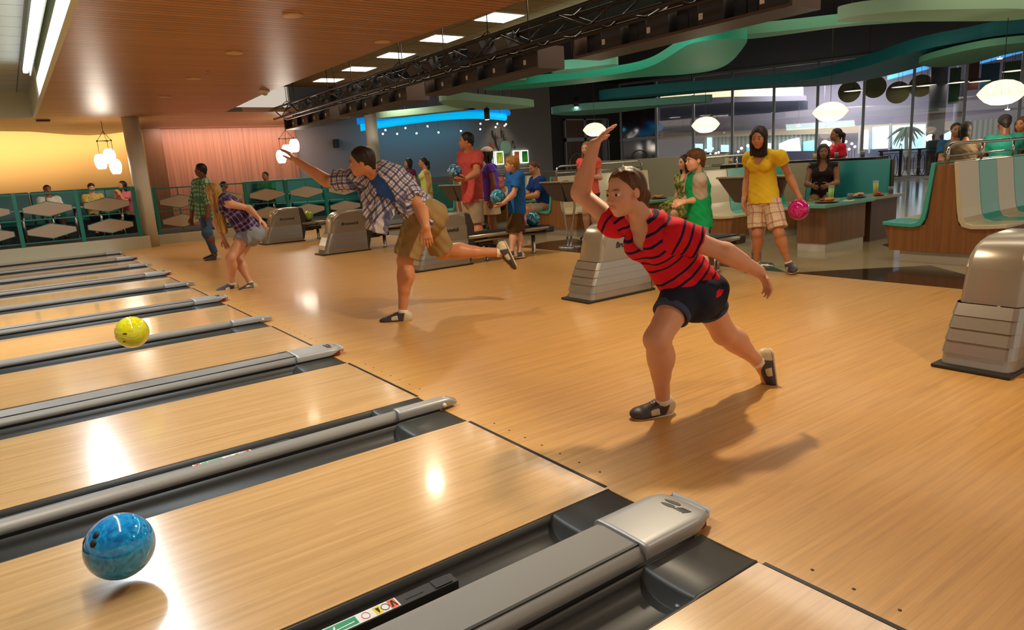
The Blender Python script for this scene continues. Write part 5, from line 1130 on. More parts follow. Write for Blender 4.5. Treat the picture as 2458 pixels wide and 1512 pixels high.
        if not detail:
            for s in (1, -1):
                e = np.clip(1.4-np.sqrt(((q[:, 0]-.36)/.1)**2+((q[:, 1]-s*.14)/.062)**2+((q[:, 2]-.0)/.03)**2), 0, .4)/.4; br = np.clip(1.4-np.sqrt(((q[:, 0]-.36)/.1)**2+((q[:, 1]-s*.14)/.085)**2+((q[:, 2]-.092)/.022)**2), 0, .4)/.4
                C_[:, :3] *= (1-.82*np.maximum(e, br*.9))[:, None]
        return C_
    grow('body', B, vox, skinm, root, None, None, tone)
    segs = []; hemp = None
    def patf(V):
        best = np.full(len(V), 9.); out = np.zeros((len(V), 3))
        for a, b, r, off, ref in segs:
            ab = b-a; L = np.linalg.norm(ab); n = ab/L; t = np.clip((V-a)@n, 0 if off else -.3, L*1.6); q = V-a-t[:, None]*n; d = np.linalg.norm(q, axis=1)
            l = nrm(ref-n*(ref@n)); dp = np.cross(n, l); m = d-r < best; best = np.where(m, d-r, best)
            ang = np.arctan2(q@dp, q@l); out[m] = np.stack([off+t, ang*r*1.15, t*0], 1)[m]
        return out
    for top in ([] if not top else top if isinstance(top, list) else [top]):
        segs = []; o = top.get('off', .012); T = torso(o, .035); hem = J['pel']-upH*top.get('hem', .06)*H; fl = top.get('flare', 0.); wp = W['p']
        T.append(econe(J['spine'], hem-upH*.02*H+fH*top.get('swing', 0), lat_h, W['w'][0]+o*1.2+.008, W['w'][1]+o*1.2+.008, wp[0]+o*1.3+fl, wp[1]+o*1.3+fl*.7, .03*H, flat=2)); hemp = hem
        T = [p for p in T if not (p.kind == 'econe' and np.allclose(p.a, pl_))] if top.get('hem', .06) < .03 else T
        slv = top.get('sleeve', .5); so = top.get('soff', o)
        if slv:
            for s in 'LR':
                sh, el, wr = J['sh'+s], J['el'+s], J['wr'+s]; sl = slv[s] if isinstance(slv, dict) else slv
                T.append(ell(sh, ra[0]*1.12+so, None, .02*H))
                if sl <= 1: T.append(cone(sh, sh+(el-sh)*sl, ra[0]*1.06+so, ra[0]*1.0+so*1.7+.004, .02*H, flat=2))
                else: T += [cone(sh, el, ra[0]+so, ra[1]+so, .02*H), cone(el, el+(wr-el)*(sl-1), ra[2]+so, ra[3]+so, .02*H, flat=2)]
        else:
            for s in 'LR': T.append(cone(J['sh'+s]+(J['sh'+s]-nb)*.3-upS*.01*H, J['sh'+s]+(J['sh'+s]-nb)*1.0+(J['el'+s]-J['sh'+s])*.25, ra[0]*1.1, ra[0]*1.3, .01, op='sub'))
        nk = top.get('neck', 'crew'); nh = hp(-.1, 0, -.3)
        up_n = nrm(nh-J['neck'])
        T.append(cone(J['neck']+up_n*.012*H+fS*.008*H, nh+up_n*.1*H, .040*g, .05*g, .006, op='sub'))
        if nk == 'v': T.append(cone(J['neck']+fS*.05*g, cm+fS*.085*g+upS*.005*H, .040*g, .006*g, .006, op='sub'))
        if nk == 'scoop': T.append(cone(J['neck']+fS*.05*g, cm+fS*.085*g+upS*.04*H, .045*g, .035*g, .008, op='sub'))
        if nk == 'open': T += [cone(J['neck']+fS*.06*g, cm+fS*.12*g, .03*g, .045*g, .006, op='sub'), cone(cm+fS*.12*g, hem+fH*.14*g, .045*g, .06*g, .006, op='sub')]
        if top.get('vent'): T += top['vent'](J, H)
        hn = nrm(upH*.25+V3((0, 0, .75))) if upH[2] > .8 else upH; T.append(cutp(hem, -hn)) if top.get('hem', .06) > 0 else None
        wv = top.get('wrinkle', .0035); ph = RNG.rand(4)*6
        def warp(X, Y, Z): return wv*.9*(np.sin(Z*52+X*34+ph[0])*np.sin(Y*40-X*30+ph[1])+.6*np.sin(X*70+Z*45+ph[2])*np.sin(Z*66-Y*58+ph[3]))
        LT = np.linalg.norm(J['pel']-J['neck'])
        segs += [(hem, J['spine'], W['w'][0], 0, lat_h), (J['spine'], J['neck'], W['c'][0], np.linalg.norm(J['spine']-hem), lat_s)]
        for s in 'LR': segs.append((J['sh'+s], J['el'+s], ra[0]*1.3, .5, fS))
        cl = grow(top.get('name', 'shirt'), [p for p in T if p], top.get('vox', vox), top['mat'], root, warp, patf)
        if top.get('under'):
            U = torso(.004); U += [cutp(J['pel']-upH*.02*H, -upH), cone(J['neck']+up_n*.012*H+fS*.01*H, nh+up_n*.1*H, .044*g, .05*g, .006, op='sub')]; grow('undershirt', U, vox, top['under'], root)
    if bottom:
        o = bottom.get('off', .014); ln = bottom.get('len', .8); P = []
        if bottom.get('skirt'):
            P += [econe(J['spine']*.5+J['pel']*.5, (J['kneeL']+J['kneeR'])/2*ln+J['pel']*(1-ln), lat_h, W['w'][0]+o+.005, W['w'][1]+o+.01, W['p'][0]+o+bottom.get('flare', .03), W['p'][1]+o+bottom.get('flare', .03), .03*H, flat=2)]
            if bottom.get('seated'): P += [econe(J['hip'+s], J['hip'+s]+(J['knee'+s]-J['hip'+s])*ln, lat_h, rl[0]+o+.02, rl[0]+o, rl[1]+o+.05, rl[1]+o+.015, .05*H, flat=2) for s in 'LR']
        else:
            P += [econe(pl_-upH*.01*H, J['pel']+upH*.075*H, lat_h, W['p'][0]+o, W['p'][1]+o+.004, W['w'][0]+o*.7+.008, W['w'][1]+o*.7+.012, .03*H, flat=2)]
            P += [ell(J['pel']-fH*.03*g-upH*.035*H+lat_h*s*.04*g, (.052*g+o,)*3, None, .03*H) for s in (1, -1)]
            for s in 'LR':
                hp_, kn, an = J['hip'+s], J['knee'+s], J['ank'+s]; fl = bottom.get('flare', .012)
                if ln <= 1: P.append(cone(hp_, hp_+(kn-hp_)*ln, rl[0]+o, rl[0]+(rl[1]-rl[0])*ln+o+fl, .02*H, flat=2))
                else: P += [cone(hp_, kn, rl[0]+o, rl[1]+o, .02*H), ell(kn, rl[1]+o+.006, None, .02*H), cone(kn, kn+(an-kn)*(ln-1), rl[2]*1.05+o, rl[3]+o*1.4, .02*H, flat=2)]
        if hemp is not None and upH[2] > .9:
            q_ = .10; P.append(econe(J['spine'], hemp+upH*.02*H, lat_h, W['w'][0]+.10, W['w'][1]+.10, W['p'][0]+o+q_, W['p'][1]+o+q_, .004, flat=3, op='sub'))
        segs = [(J['hip'+s], J['knee'+s], rl[0], 0, fH) for s in 'LR']
        ph = RNG.rand(3)*6; wv = bottom.get('wrinkle', .0025)
        bo = grow(bottom.get('name', 'shorts'), P, bottom.get('vox', vox), bottom['mat'], root, lambda X, Y, Z: wv*(np.sin(Z*48+X*30+ph[0])*np.sin(Y*44-X*28+ph[1])), patf)
        if bottom.get('cuff'):
            for s in 'LR':
                hp_, kn = J['hip'+s], J['knee'+s]; a = hp_+(kn-hp_)*(ln-.1); b = hp_+(kn-hp_)*ln; n = nrm(b-a); r = rl[0]+(rl[1]-rl[0])*ln+o+bottom.get('flare', .012)+.003
                grow('cuff', [cone(a, b+n*.002, r, r, .002, flat=2), cutp(a, -n)], vox, bottom['cuff'], bo)
    if shoes:
        sm = shoes if isinstance(shoes, dict) else {}
        for s in 'LR':
            kn, an = J['knee'+s], J['ank'+s]; tv = nrm((toes or {}).get(s, fH)); dn = nrm(an-kn); un = sm.get('up'+s, None); un = nrm(-dn-tv*(-dn@tv)) if un is None else nrm(V3(un)-tv*(V3(un)@tv)); la = np.cross(un, tv)
            Q = lambda a, b, e: an+(tv*a+la*b+un*e)*H
            SM = np.stack([tv, la, un], 1); e_ = lambda p, r, k=.012, **o: ell(Q(*p), [x*H for x in r], SM, k*H, **o)
            up_ = [e_((-.015, 0, -.024), (.034, .025, .034)), cone(Q(.0, 0, -.01), Q(.06, 0, -.03), .026*H, .022*H, .012*H), e_((.075, 0, -.036), (.045, .031, .02)), e_((.03, 0, -.036), (.06, .027, .02)), cutp(Q(0, 0, .012)+tv*0, un*1.0+tv*.25), cutp(Q(0, 0, -.044), -un)]
            so_ = [econe(Q(-.02, 0, -.047), Q(.085, .0, -.047), la, .027*H, .008*H, .033*H, .008*H, .005*H, cap=3.2), cutp(Q(0, 0, -.0425), un), cutp(Q(0, 0, -.0505), -un)]
            if sm.get('plain'):
                grow('shoe', up_, vox*.8, sm['plain'], root); continue
            def stone(V, an=an, SM=SM):
                q = (V-an)@SM/H; C_ = np.ones((len(V), 4)); heel = np.clip((-.006-q[:, 0]-.25*(q[:, 2]+.02))/.004, 0, 1)
                C_[:, :3] = (1-heel)[:, None]*V3(srgb(62, 56, 64))+heel[:, None]*V3(srgb(198, 184, 150)); return C_
            so = grow('shoe', up_, vox*.75, M_SHOE, root, None, None, stone)
            grow('sole', so_, vox*.75, M_SOLE, so)
            if detail or vox < .0075:
                st = [cone(Q(.032, -.03, -.032), Q(.038, 0, -.008), .010*H, .012*H, .01*H), cone(Q(.038, 0, -.008), Q(.036, .03, -.032), .012*H, .010*H, .01*H)]
                grow('strap', [econe(Q(.022, 0, -.03), Q(.055, 0, -.034), la, .0305*H, .031*H, .031*H, .023*H, .003, flat=3), cutp(Q(0, 0, -.034), -un)], vox*.7, M_STRAP, so)
                if detail: MB().box(Q(.04, 0, -.0005), (.018, .018, .003), rot=Matrix(SM.tolist())).build('strap_patch', mat('patch_brown', srgb(120, 66, 40), .5), so)
                if not sm.get('nosock'): grow('sock', [cone(an-dn*.012*H-dn*.0, an+dn*.0, rl[3]*1.1+.003, rl[3]*1.15+.003, .003, flat=2), cutp(an-dn*.014*H-dn*.004, -dn)], vox*.8, M_SOCK, root)
    hs, hm = hair[:2]; hx = hair[2] if len(hair) > 2 else {}
    if hs:
        T = [he((-.08, 0, .155), (.435, .37, .385), .05)]
        n_keep = hf*1.0-hu*.62; 
        if hs == 'short': T += [cone(hp(-.25, 0, -.05), hp(-.28, 0, -.28), .25*hh, .16*hh, .1*hh), Pm('cut', .03*hh, 'cut', p=hp(.29, 0, .36), n=nrm(hf-hu*.55)), Pm('cut', .02*hh, 'cut', p=hp(-.02, 0, -.06), n=nrm(-hu*1.0+hf*.75))]
        elif hs == 'boy': T += [he((.1, 0, .30), (.27, .33, .2), .06), cone(hp(-.25, 0, -.05), hp(-.28, 0, -.3), .27*hh, .18*hh, .1*hh), Pm('cut', .02*hh, 'cut', p=hp(.36, 0, .20), n=nrm(hf*.8-hu*.75)), Pm('cut', .02*hh, 'cut', p=hp(.0, 0, -.08), n=nrm(-hu*1.0+hf*.8))]
        else:
            T += [cone(hp(-.22, 0, .0), hp(-.27, 0, -.25), .30*hh, .2*hh, .1*hh)]
            if hs == 'pony': T += [Pm('cut', .04*hh, 'cut', p=hp(.26, 0, .36), n=nrm(hf-hu*.6)), Pm('cut', .02*hh, 'cut', p=hp(-.1, 0, -.15), n=nrm(-hu*1.0+hf*1.3))] 
            else: T += [he((.36, 0, -.12), (.3, .27, .42), .05, op='sub')]
            if hs in ('long', 'bob'):
                zl = hx.get('len', -1.25 if hs == 'long' else -.66); dd = hx.get('dir', V3((0, 0, -1))); kq = hp(-.2, 0, -.05)
                T += [econe(kq, kq+nrm(dd)*(-zl)*hh, hl_, .34*hh, .2*hh, hx.get('w', .34)*hh, .12*hh, .1*hh)]
                for s in (1, -1): T += [cone(hp(.06, s*.31, .1), hp(.06, s*.33, 0)+nrm(dd)*(-zl)*hh*hx.get('side', .62), .12*hh, .08*hh, .06*hh)]
        ho = grow('hair', T, vox*.9, hm, root, lambda X, Y, Z: .0022*np.sin(X*130+Z*40)*np.sin(Y*130-Z*30))
        if hs == 'pony':
            e = [hp(-.42, 0, .02), hp(-.5, 0, -.15), hp(-.45, -.04, -.45), hp(-.36, -.1, -.75)] if hx.get('tail') == 'low' else [hp(-.45, 0, .12), hp(-.62, 0, -.05), hp(-.62, 0, -.55), hp(-.55, 0, -.95)]; r = [.12, .14, .12, .03]
            grow('ponytail', [cone(e[i], e[i+1], r[i]*hh, r[i+1]*hh, .03) for i in range(len(e)-1)], vox*.9, hm, ho)
    if detail:
        for s in (1, -1):
            ey = MB().sphere(hp(.312, s*.14, .004), .064*hh, 16).build('eye', M_EYE, root); ey.matrix_parent_inverse = Matrix.Translation(-Vector(root.location))
            q = nrm(hf+hl_*(.0)); R = Vector(q).to_track_quat('Z', 'Y').to_matrix()
            ir = MB().lathe([(.036*hh, -.004*hh), (.03*hh, .006*hh), (.002*hh, .010*hh)], hp(.312, s*.14, .004)+q*.0555*hh, 16, R=R).build('iris', M_IRIS, ey)
            pu = MB().lathe([(.016*hh, .008*hh), (.001, .0125*hh)], hp(.312, s*.14, .004)+q*.0555*hh, 12, R=R).build('pupil', M_DARK, ey)
            bw = MB().tube([hp(.395, s*.055, .095), hp(.392, s*.12, .118), hp(.358, s*.19, .112), hp(.315, s*.235, .085)], [.009*hh*brow, .012*hh*brow, .010*hh*brow, .004*hh], 8).build('eyebrow', hm, root); bw.matrix_parent_inverse = Matrix.Translation(-Vector(root.location))
    if extra: extra(root, dict(hp=hp, hh=hh, HM=HM, hf=hf, hu=hu, hl=hl_, J=J, fS=fS, upS=upS, lat=lat_s, H=H, cm=cm, vox=vox))
    return root
M_SHOE = mat('shoe_leather', (.1, .1, .1), .45); lk(M_SHOE, attr(M_SHOE, 'tone').outputs['Color'], bsdf(M_SHOE).inputs['Base Color'])
M_SOLE = mat('shoe_sole', srgb(214, 200, 172), .5); M_STRAP = mat('shoe_strap', srgb(200, 188, 158), .5); M_SOCK = mat('sock_white', srgb(226, 220, 208), .8)
M_EYE = mat('eye_white', srgb(226, 222, 214), .2); M_IRIS = mat('iris_brown', srgb(70, 50, 36), .2)
S_FAIR = skin('skin_fair', srgb(216, 160, 128)); S_TAN = skin('skin_tan', srgb(196, 132, 92)); S_BROWN = skin('skin_brown', srgb(142, 92, 62)); S_DARK = skin('skin_dark', srgb(110, 68, 46))
H_BROWN = hairm('hair_brown', srgb(92, 60, 32)); H_DARK = hairm('hair_dark', srgb(40, 28, 20)); H_BLACK = hairm('hair_black', srgb(24, 18, 16)); H_BLOND = hairm('hair_blond', srgb(186, 142, 76)); H_SAND = hairm('hair_sand', srgb(178, 126, 62))
P_girl = {'ankL': (0.778, 1.1, 0.076), 'kneeL': (0.661, 1.027, 0.434), 'hipL': (0.921, 1.086, 0.622), 'hipR': (1.062, 1.102, 0.62), 'pel': (0.991, 1.092, 0.632), 'kneeR': (1.246, 1.086, 0.343), 'ankR': (1.517, 1.055, 0.131), 'spine': (0.88, 1.156, 0.812), 'neck': (0.75, 1.182, 1), 'shL': (0.823, 1.045, 0.921), 'shR': (0.717, 1.349, 0.978), 'elL': (0.999, 0.899, 0.824), 'wrL': (1.174, 0.826, 0.711), 'elR': (0.666, 1.546, 1.129), 'wrR': (0.713, 1.479, 1.37), 'head': (0.65, 1.206, 1.134)}
P_man = {'ankL': (0.952, 4.332, 0.07), 'kneeL': (1.015, 4.318, 0.534), 'hipL': (1.181, 4.301, 0.906), 'hipR': (1.322, 4.405, 0.891), 'pel': (1.256, 4.358, 0.928), 'kneeR': (1.493, 4.476, 0.541), 'ankR': (1.941, 4.172, 0.506), 'spine': (1.093, 4.414, 1.095), 'neck': (0.904, 4.53, 1.327), 'shR': (0.779, 4.695, 1.258), 'shL': (1.102, 4.383, 1.204), 'elL': (1.146, 4.173, 0.966), 'wrL': (1.058, 3.961, 0.837), 'elR': (0.646, 4.998, 1.262), 'wrR': (0.453, 5.157, 1.452), 'head': (0.756, 4.442, 1.409)}
P_blonde = {'ankL': (0.369, 7.896, 0.055), 'ankR': (0.565, 7.774, 0.039), 'kneeL': (0.371, 7.796, 0.391), 'kneeR': (0.494, 7.962, 0.353), 'hipL': (0.634, 7.943, 0.657), 'hipR': (0.745, 8.063, 0.652), 'pel': (0.696, 8.002, 0.686), 'spine': (0.583, 8.006, 0.908), 'neck': (0.423, 8.033, 1.155), 'shL': (0.457, 7.862, 1.061), 'shR': (0.422, 8.201, 1.051), 'elL': (0.698, 7.882, 0.979), 'wrL': (0.754, 7.688, 0.848), 'head': (0.37, 8.201, 1.18)}
P_green = {'ankL': (1.068, 11.759, 0.064), 'ankR': (1.079, 11.883, 0.091), 'kneeL': (0.989, 11.797, 0.475), 'kneeR': (1.034, 11.96, 0.486), 'hipL': (1.046, 11.994, 0.808), 'hipR': (1.07, 12.161, 0.818), 'pel': (1.063, 12.072, 0.857), 'spine': (1.072, 12.043, 1.105), 'neck': (1.105, 12.052, 1.408), 'shL': (1.117, 11.873, 1.332), 'shR': (1.035, 12.23, 1.343), 'elR': (0.935, 12.313, 1.02), 'wrR': (0.889, 12.355, 0.748), 'elL': (1.097, 11.806, 1.06), 'wrL': (1.046, 11.724, 0.834), 'head': (1.072, 11.951, 1.565)}
P_yellow = {'ankL': (4.886, 3.034, 0.101), 'ankR': (4.822, 3.388, 0.083), 'kneeL': (4.792, 3.094, 0.429), 'kneeR': (4.756, 3.332, 0.423), 'hipL': (4.847, 3.238, 0.817), 'hipR': (4.819, 3.403, 0.82), 'pel': (4.836, 3.322, 0.849), 'spine': (4.875, 3.363, 1.068), 'neck': (4.77, 3.305, 1.292), 'shL': (4.844, 3.132, 1.225), 'shR': (4.793, 3.473, 1.23), 'elL': (5, 3.12, 1.002), 'wrL': (4.998, 2.993, 0.784), 'elR': (4.822, 3.517, 0.977), 'wrR': (4.682, 3.456, 0.786), 'head': (4.664, 3.263, 1.428)}
P_kid = {'ankR': (3.869, 3.359, 0.054), 'ankL': (3.768, 3.251, 0.062), 'kneeL': (3.862, 3.353, 0.338), 'kneeR': (3.949, 3.439, 0.34), 'hipL': (3.901, 3.409, 0.661), 'hipR': (4.005, 3.505, 0.65), 'pel': (3.955, 3.458, 0.685), 'spine': (3.926, 3.45, 0.885), 'neck': (3.919, 3.453, 1.122), 'shL': (3.816, 3.338, 1.076), 'shR': (3.995, 3.59, 1.084), 'elL': (3.895, 3.403, 0.879), 'wrL': (3.682, 3.425, 0.87), 'elR': (3.916, 3.553, 0.895), 'wrR': (3.723, 3.513, 0.867), 'head': (3.856, 3.431, 1.267)}
P_blueboy = {'ankR': (4.279, 7.055, 0.075), 'ankL': (4.121, 7.035, 0.107), 'kneeR': (4.37, 7.18, 0.371), 'kneeL': (4.25, 7.163, 0.377), 'hipL': (4.322, 7.14, 0.746), 'hipR': (4.425, 7.249, 0.743), 'pel': (4.378, 7.192, 0.778), 'spine': (4.383, 7.177, 1.003), 'neck': (4.368, 7.172, 1.258), 'shL': (4.323, 7.015, 1.195), 'shR': (4.401, 7.329, 1.2), 'elL': (4.219, 7.041, 0.946), 'wrL': (4.034, 7.054, 0.829), 'elR': (4.357, 7.336, 0.958), 'wrR': (4.161, 7.308, 0.849), 'head': (4.27, 7.109, 1.373)}
P_redman = {'ankR': (3.905, 7.832, 0.138), 'ankL': (3.915, 7.635, 0.135), 'kneeR': (4.038, 7.994, 0.473), 'kneeL': (4.036, 7.79, 0.459), 'hipL': (4.022, 7.765, 0.923), 'hipR': (4.049, 7.949, 0.922), 'pel': (4.038, 7.857, 0.953), 'spine': (4.052, 7.879, 1.216), 'neck': (4.048, 7.898, 1.547), 'shL': (4.077, 7.708, 1.475), 'shR': (4.078, 8.106, 1.506), 'elL': (3.956, 7.588, 1.232), 'wrL': (3.714, 7.506, 1.153), 'elR': (3.96, 8.001, 1.263), 'wrR': (3.786, 7.834, 1.144), 'head': (3.958, 7.804, 1.709)}
# ================================================================ the people
def nearer(P, s, dz): return {k: tuple(CAM_LOC[i]+(v[i]-CAM_LOC[i])*s+(dz if i == 2 else 0) for i in range(3)) for k, v in P.items()}
P_kid = nearer(P_kid, .98, -.024); P_blueboy = nearer(P_blueboy, .962, -.045)
NAVY = srgb(30, 28, 62)
F_STRIPE = striped('striped_jersey', srgb(214, 28, 44), NAVY, .046, .26)
F_DENIM = fabric('dark_denim', srgb(30, 36, 54)); F_CUFF = fabric('denim_cuff', srgb(62, 74, 98)); F_JEAN = fabric('blue_jeans', srgb(62, 86, 116)); F_PALE = fabric('pale_denim', srgb(140, 150, 166))
F_PLAID = plaid('blue_plaid', srgb(206, 198, 196), [(0, .25, .3, srgb(44, 54, 104), .8), (1, .25, .3, srgb(44, 54, 104), .8), (0, .68, .1, srgb(60, 70, 120), .75), (1, .68, .1, srgb(60, 70, 120), .75), (0, .88, .05, srgb(190, 110, 110), .6)], .062)
F_PURPLE = plaid('purple_plaid', srgb(96, 74, 126), [(0, .5, .3, srgb(44, 30, 72), .85), (1, .5, .3, srgb(44, 30, 72), .85), (0, .05, .08, srgb(206, 190, 214), .7), (1, .05, .08, srgb(206, 190, 214), .7)], .06)
F_GREENP = plaid('green_plaid', srgb(170, 196, 166), [(0, .3, .4, srgb(34, 104, 78), .8), (1, .3, .4, srgb(34, 104, 78), .8), (0, .8, .1, srgb(30, 60, 60), .6), (1, .8, .1, srgb(30, 60, 60), .6)], .075)
F_SHORTP = plaid('cream_plaid', srgb(226, 202, 172), [(0, .3, .12, srgb(170, 88, 60), .7), (1, .3, .12, srgb(170, 88, 60), .7), (0, .7, .05, srgb(200, 150, 90), .7), (1, .7, .05, srgb(200, 150, 90), .7), (0, .45, .04, srgb(120, 80, 60), .5), (1, .45, .04, srgb(120, 80, 60), .5)], .1)
F_KHAKI = fabric('khaki', srgb(146, 120, 76)); F_BLUET = fabric('blue_tee', srgb(46, 84, 160)); F_YELLOW = fabric('yellow_top', srgb(232, 192, 46)); F_GREY = fabric('grey_jersey', srgb(138, 130, 128)); F_GREENV = fabric('green_vest', srgb(16, 152, 84)); F_MARL = fabric('marl_grey', srgb(176, 160, 144))
F_BLUEB = fabric('bright_blue_tee', srgb(34, 98, 176)); F_NAVYT = fabric('navy_trim', srgb(20, 26, 60)); F_BROWN = fabric('brown_shorts', srgb(84, 62, 36)); F_RED = fabric('red_polo', srgb(200, 84, 78)); F_STONE = fabric('stone_shorts', srgb(176, 156, 128)); F_VIOLET = fabric('violet_top', srgb(112, 72, 206)); F_CREAM = fabric('cream_skirt', srgb(220, 202, 164))
F_FLORAL = printed('green_floral', srgb(70, 96, 52), srgb(122, 132, 68), srgb(190, 176, 96), 26); F_CORAL = fabric('coral_top', srgb(236, 92, 78)); F_LIME = fabric('lime_top', srgb(206, 214, 112)); F_MINT = fabric('mint_skirt', srgb(150, 190, 178)); F_ROYAL = fabric('royal_shirt', srgb(20, 56, 122)); F_REDCHK = printed('red_check', srgb(170, 60, 64), srgb(196, 90, 84), srgb(214, 150, 140), 40)
F_BLACKT = fabric('dark_tank', srgb(40, 26, 28)); F_REDT = fabric('red_shirt', srgb(190, 24, 44)); F_TANT = fabric('tan_shirt', srgb(116, 98, 70)); F_TEALT = fabric('teal_shirt', srgb(30, 120, 104)); F_WHITE = fabric('white_shirt', srgb(222, 216, 198)); F_YELB = printed('yellow_batik', srgb(190, 166, 84), srgb(206, 184, 104), srgb(160, 130, 60), 30); F_PINK = fabric('pink_shirt', srgb(206, 104, 116)); F_DGREEN = fabric('dark_green_shirt', srgb(24, 96, 56)); F_OLIVE = fabric('olive_cloth', srgb(120, 112, 56))
A3 = lambda *v: np.array(v, float)
# --- girl in the striped shirt
person('girl in red and navy striped T-shirt and dark shorts, one arm raised', P_girl, 1.5, 'f', S_FAIR, A3(-.985, .06, -.1), ('pony', H_BROWN, {'tail': 'low'}),
       dict(mat=F_STRIPE, off=.012, sleeve=dict(R=.2, L=.48), neck='v', hem=.035, flare=.012, name='striped_shirt', soff=.014, wrinkle=.003), dict(mat=F_DENIM, len=.5, off=.012, flare=.004, cuff=F_CUFF), {'upR': A3(-.85, .5, 0)},
       {'R': dict(d=A3(.5, -.36, .62), n=A3(.55, -.35, -.72), curl=.16, spread=.05), 'L': dict(d=A3(.42, -.34, -.84), n=A3(-.75, .25, -.5), curl=.5, spread=.05)}, {'L': A3(-.93, .33, 0), 'R': A3(.05, -.1, -1)}, .0045, .15, True, bust=.5, limb=(1.22, 1.12, 1.16), brow=.7)
# --- man in blue plaid
def hang(J, H):
    a = J['spine']*.5+J['neck']*.5+A3(-.09, -.0, -.06); l = nrm(J['shL']-J['shR'])
    return [econe(a+l*.1, A3(.80, 4.36, .80), l, .10, .02, .085, .010, .03, flat=2), econe(a-l*.1, A3(.84, 4.50, .83), l, .09, .02, .08, .010, .03, flat=2)]
person('man in open blue plaid shirt and khaki shorts balancing on one leg', P_man, 1.8, 'm', S_TAN, A3(-.84, .52, -.12), ('short', H_DARK),
       dict(mat=F_PLAID, off=.02, sleeve=.62, soff=.022, neck='open', hem=.055, flare=.03, swing=.03, name='plaid_shirt', under=F_BLUET, vent=hang, wrinkle=.006), dict(mat=F_KHAKI, len=.92, off=.022, flare=.03, wrinkle=.005), {'upR': A3(-.86, .45, -.25)},
       {'R': dict(d=A3(-.5, .35, .72), n=A3(-.55, .45, -.5), curl=.2, spread=.13), 'L': dict(d=A3(.06, -.06, -1), n=A3(.5, .8, 0), curl=.22, spread=.04)}, {'L': A3(-.82, .57, 0), 'R': A3(.3, -.2, -.94)}, .0055, .135, True)
# --- crouching blonde woman
Jb = dict(P_blonde); Jb['elR'] = (.38, 8.3, .82); Jb['wrR'] = (.42, 8.2, .6); Jb['head'] = (.345, 8.06, 1.2)
person('crouching woman with long straight blonde hair, purple plaid shirt and pale denim shorts', Jb, 1.62, 'f', S_FAIR, A3(-.8, .5, -.42), ('long', H_BLOND, dict(len=-2.35, dir=A3(.05, -.06, -1), w=.34, side=.95)),
       dict(mat=F_PURPLE, off=.012, sleeve=.0, hem=.04, flare=.01, name='plaid_shirt'), dict(mat=F_PALE, len=.34, off=.012, flare=.012, name='denim_shorts'), 'bowl', {'L': dict(d=A3(.55, -.45, -.75), n=A3(-.6, .5, -.5), curl=.3)}, {'L': A3(-1, .05, 0), 'R': A3(-.98, -.15, 0)}, .007)
# --- man in green plaid
person('man in green plaid shirt and jeans standing behind the crouching blonde woman', P_green, 1.68, 'm', S_DARK, A3(-.85, .5, .1), ('short', H_BLACK), dict(mat=F_GREENP, off=.02, sleeve=1.5, soff=.016, hem=.08, flare=.02, name='plaid_shirt'),
       dict(mat=F_JEAN, len=1.86, off=.014, name='jeans'), 'bowl', None, {'L': A3(-.9, .3, 0), 'R': A3(-.9, .3, 0)}, .009)
# --- woman in yellow
person('woman in yellow top and plaid knee shorts holding a pink ball', P_yellow, 1.62, 'f', S_TAN, A3(-.93, -.28, -.2), ('bob', H_DARK, dict(len=-.8, side=.95)), dict(mat=F_YELLOW, off=.010, sleeve=.3, soff=.014, neck='scoop', hem=.07, flare=.02, name='yellow_top', wrinkle=.003),
       dict(mat=F_SHORTP, len=.86, off=.016, flare=.03, name='plaid_shorts'), 'bowl', {'L': dict(d=A3(-.15, -.12, -1), n=A3(-.4, -.5, -.2), curl=.35, spread=.08), 'R': dict(d=A3(-.1, -.1, -1), curl=.3)}, {'L': A3(-.7, -.7, 0), 'R': A3(-.95, -.1, 0)}, .006, .135, True, fat=.9)
ball((4.985, 2.996, .663), M_PINKB, 'magenta pink ball in the hand of the woman in yellow')
# --- boy in the green vest
person('boy with brown hair in green vest over grey T-shirt, hands together', P_kid, 1.4, 'm', S_FAIR, A3(-.9, .42, -.08), ('boy', H_BROWN), [dict(mat=F_MARL, off=.012, sleeve=.8, soff=.018, hem=.04, name='grey_tee'), dict(mat=F_GREENV, off=.024, sleeve=0, hem=.07, flare=.025, swing=-.0, name='green_vest')],
       dict(mat=F_GREY, len=.92, off=.016, flare=.025), 'bowl', {'L': dict(d=A3(-.7, .5, -.2), n=A3(.3, .6, -.5), curl=.5), 'R': dict(d=A3(-.8, .2, -.2), n=A3(.4, -.7, -.3), curl=.5)}, {'L': A3(-.9, .3, 0), 'R': A3(-.9, .3, 0)}, .006, .15, True, fat=.84)
# --- boy in blue
person('fair haired boy in bright blue T-shirt and brown shorts carrying a teal ball', P_blueboy, 1.5, 'm', S_FAIR, A3(-.84, .53, -.05), ('boy', H_SAND), dict(mat=F_BLUEB, off=.02, sleeve=.62, soff=.022, hem=.09, flare=.02, name='blue_tee'),
       dict(mat=F_BROWN, len=.98, off=.024, flare=.03), 'bowl', {'L': dict(d=A3(-.75, .35, -.5), n=A3(.1, .5, .85), curl=.35), 'R': dict(d=A3(-.8, -.2, -.4), n=A3(.1, -.4, .9), curl=.35)}, {'L': A3(-.95, .1, 0), 'R': A3(-.95, .1, 0)}, .0075, .145, fat=.86)
ball((3.83, 6.88, .89), M_TEALB, 'teal swirled ball carried by the boy in blue')
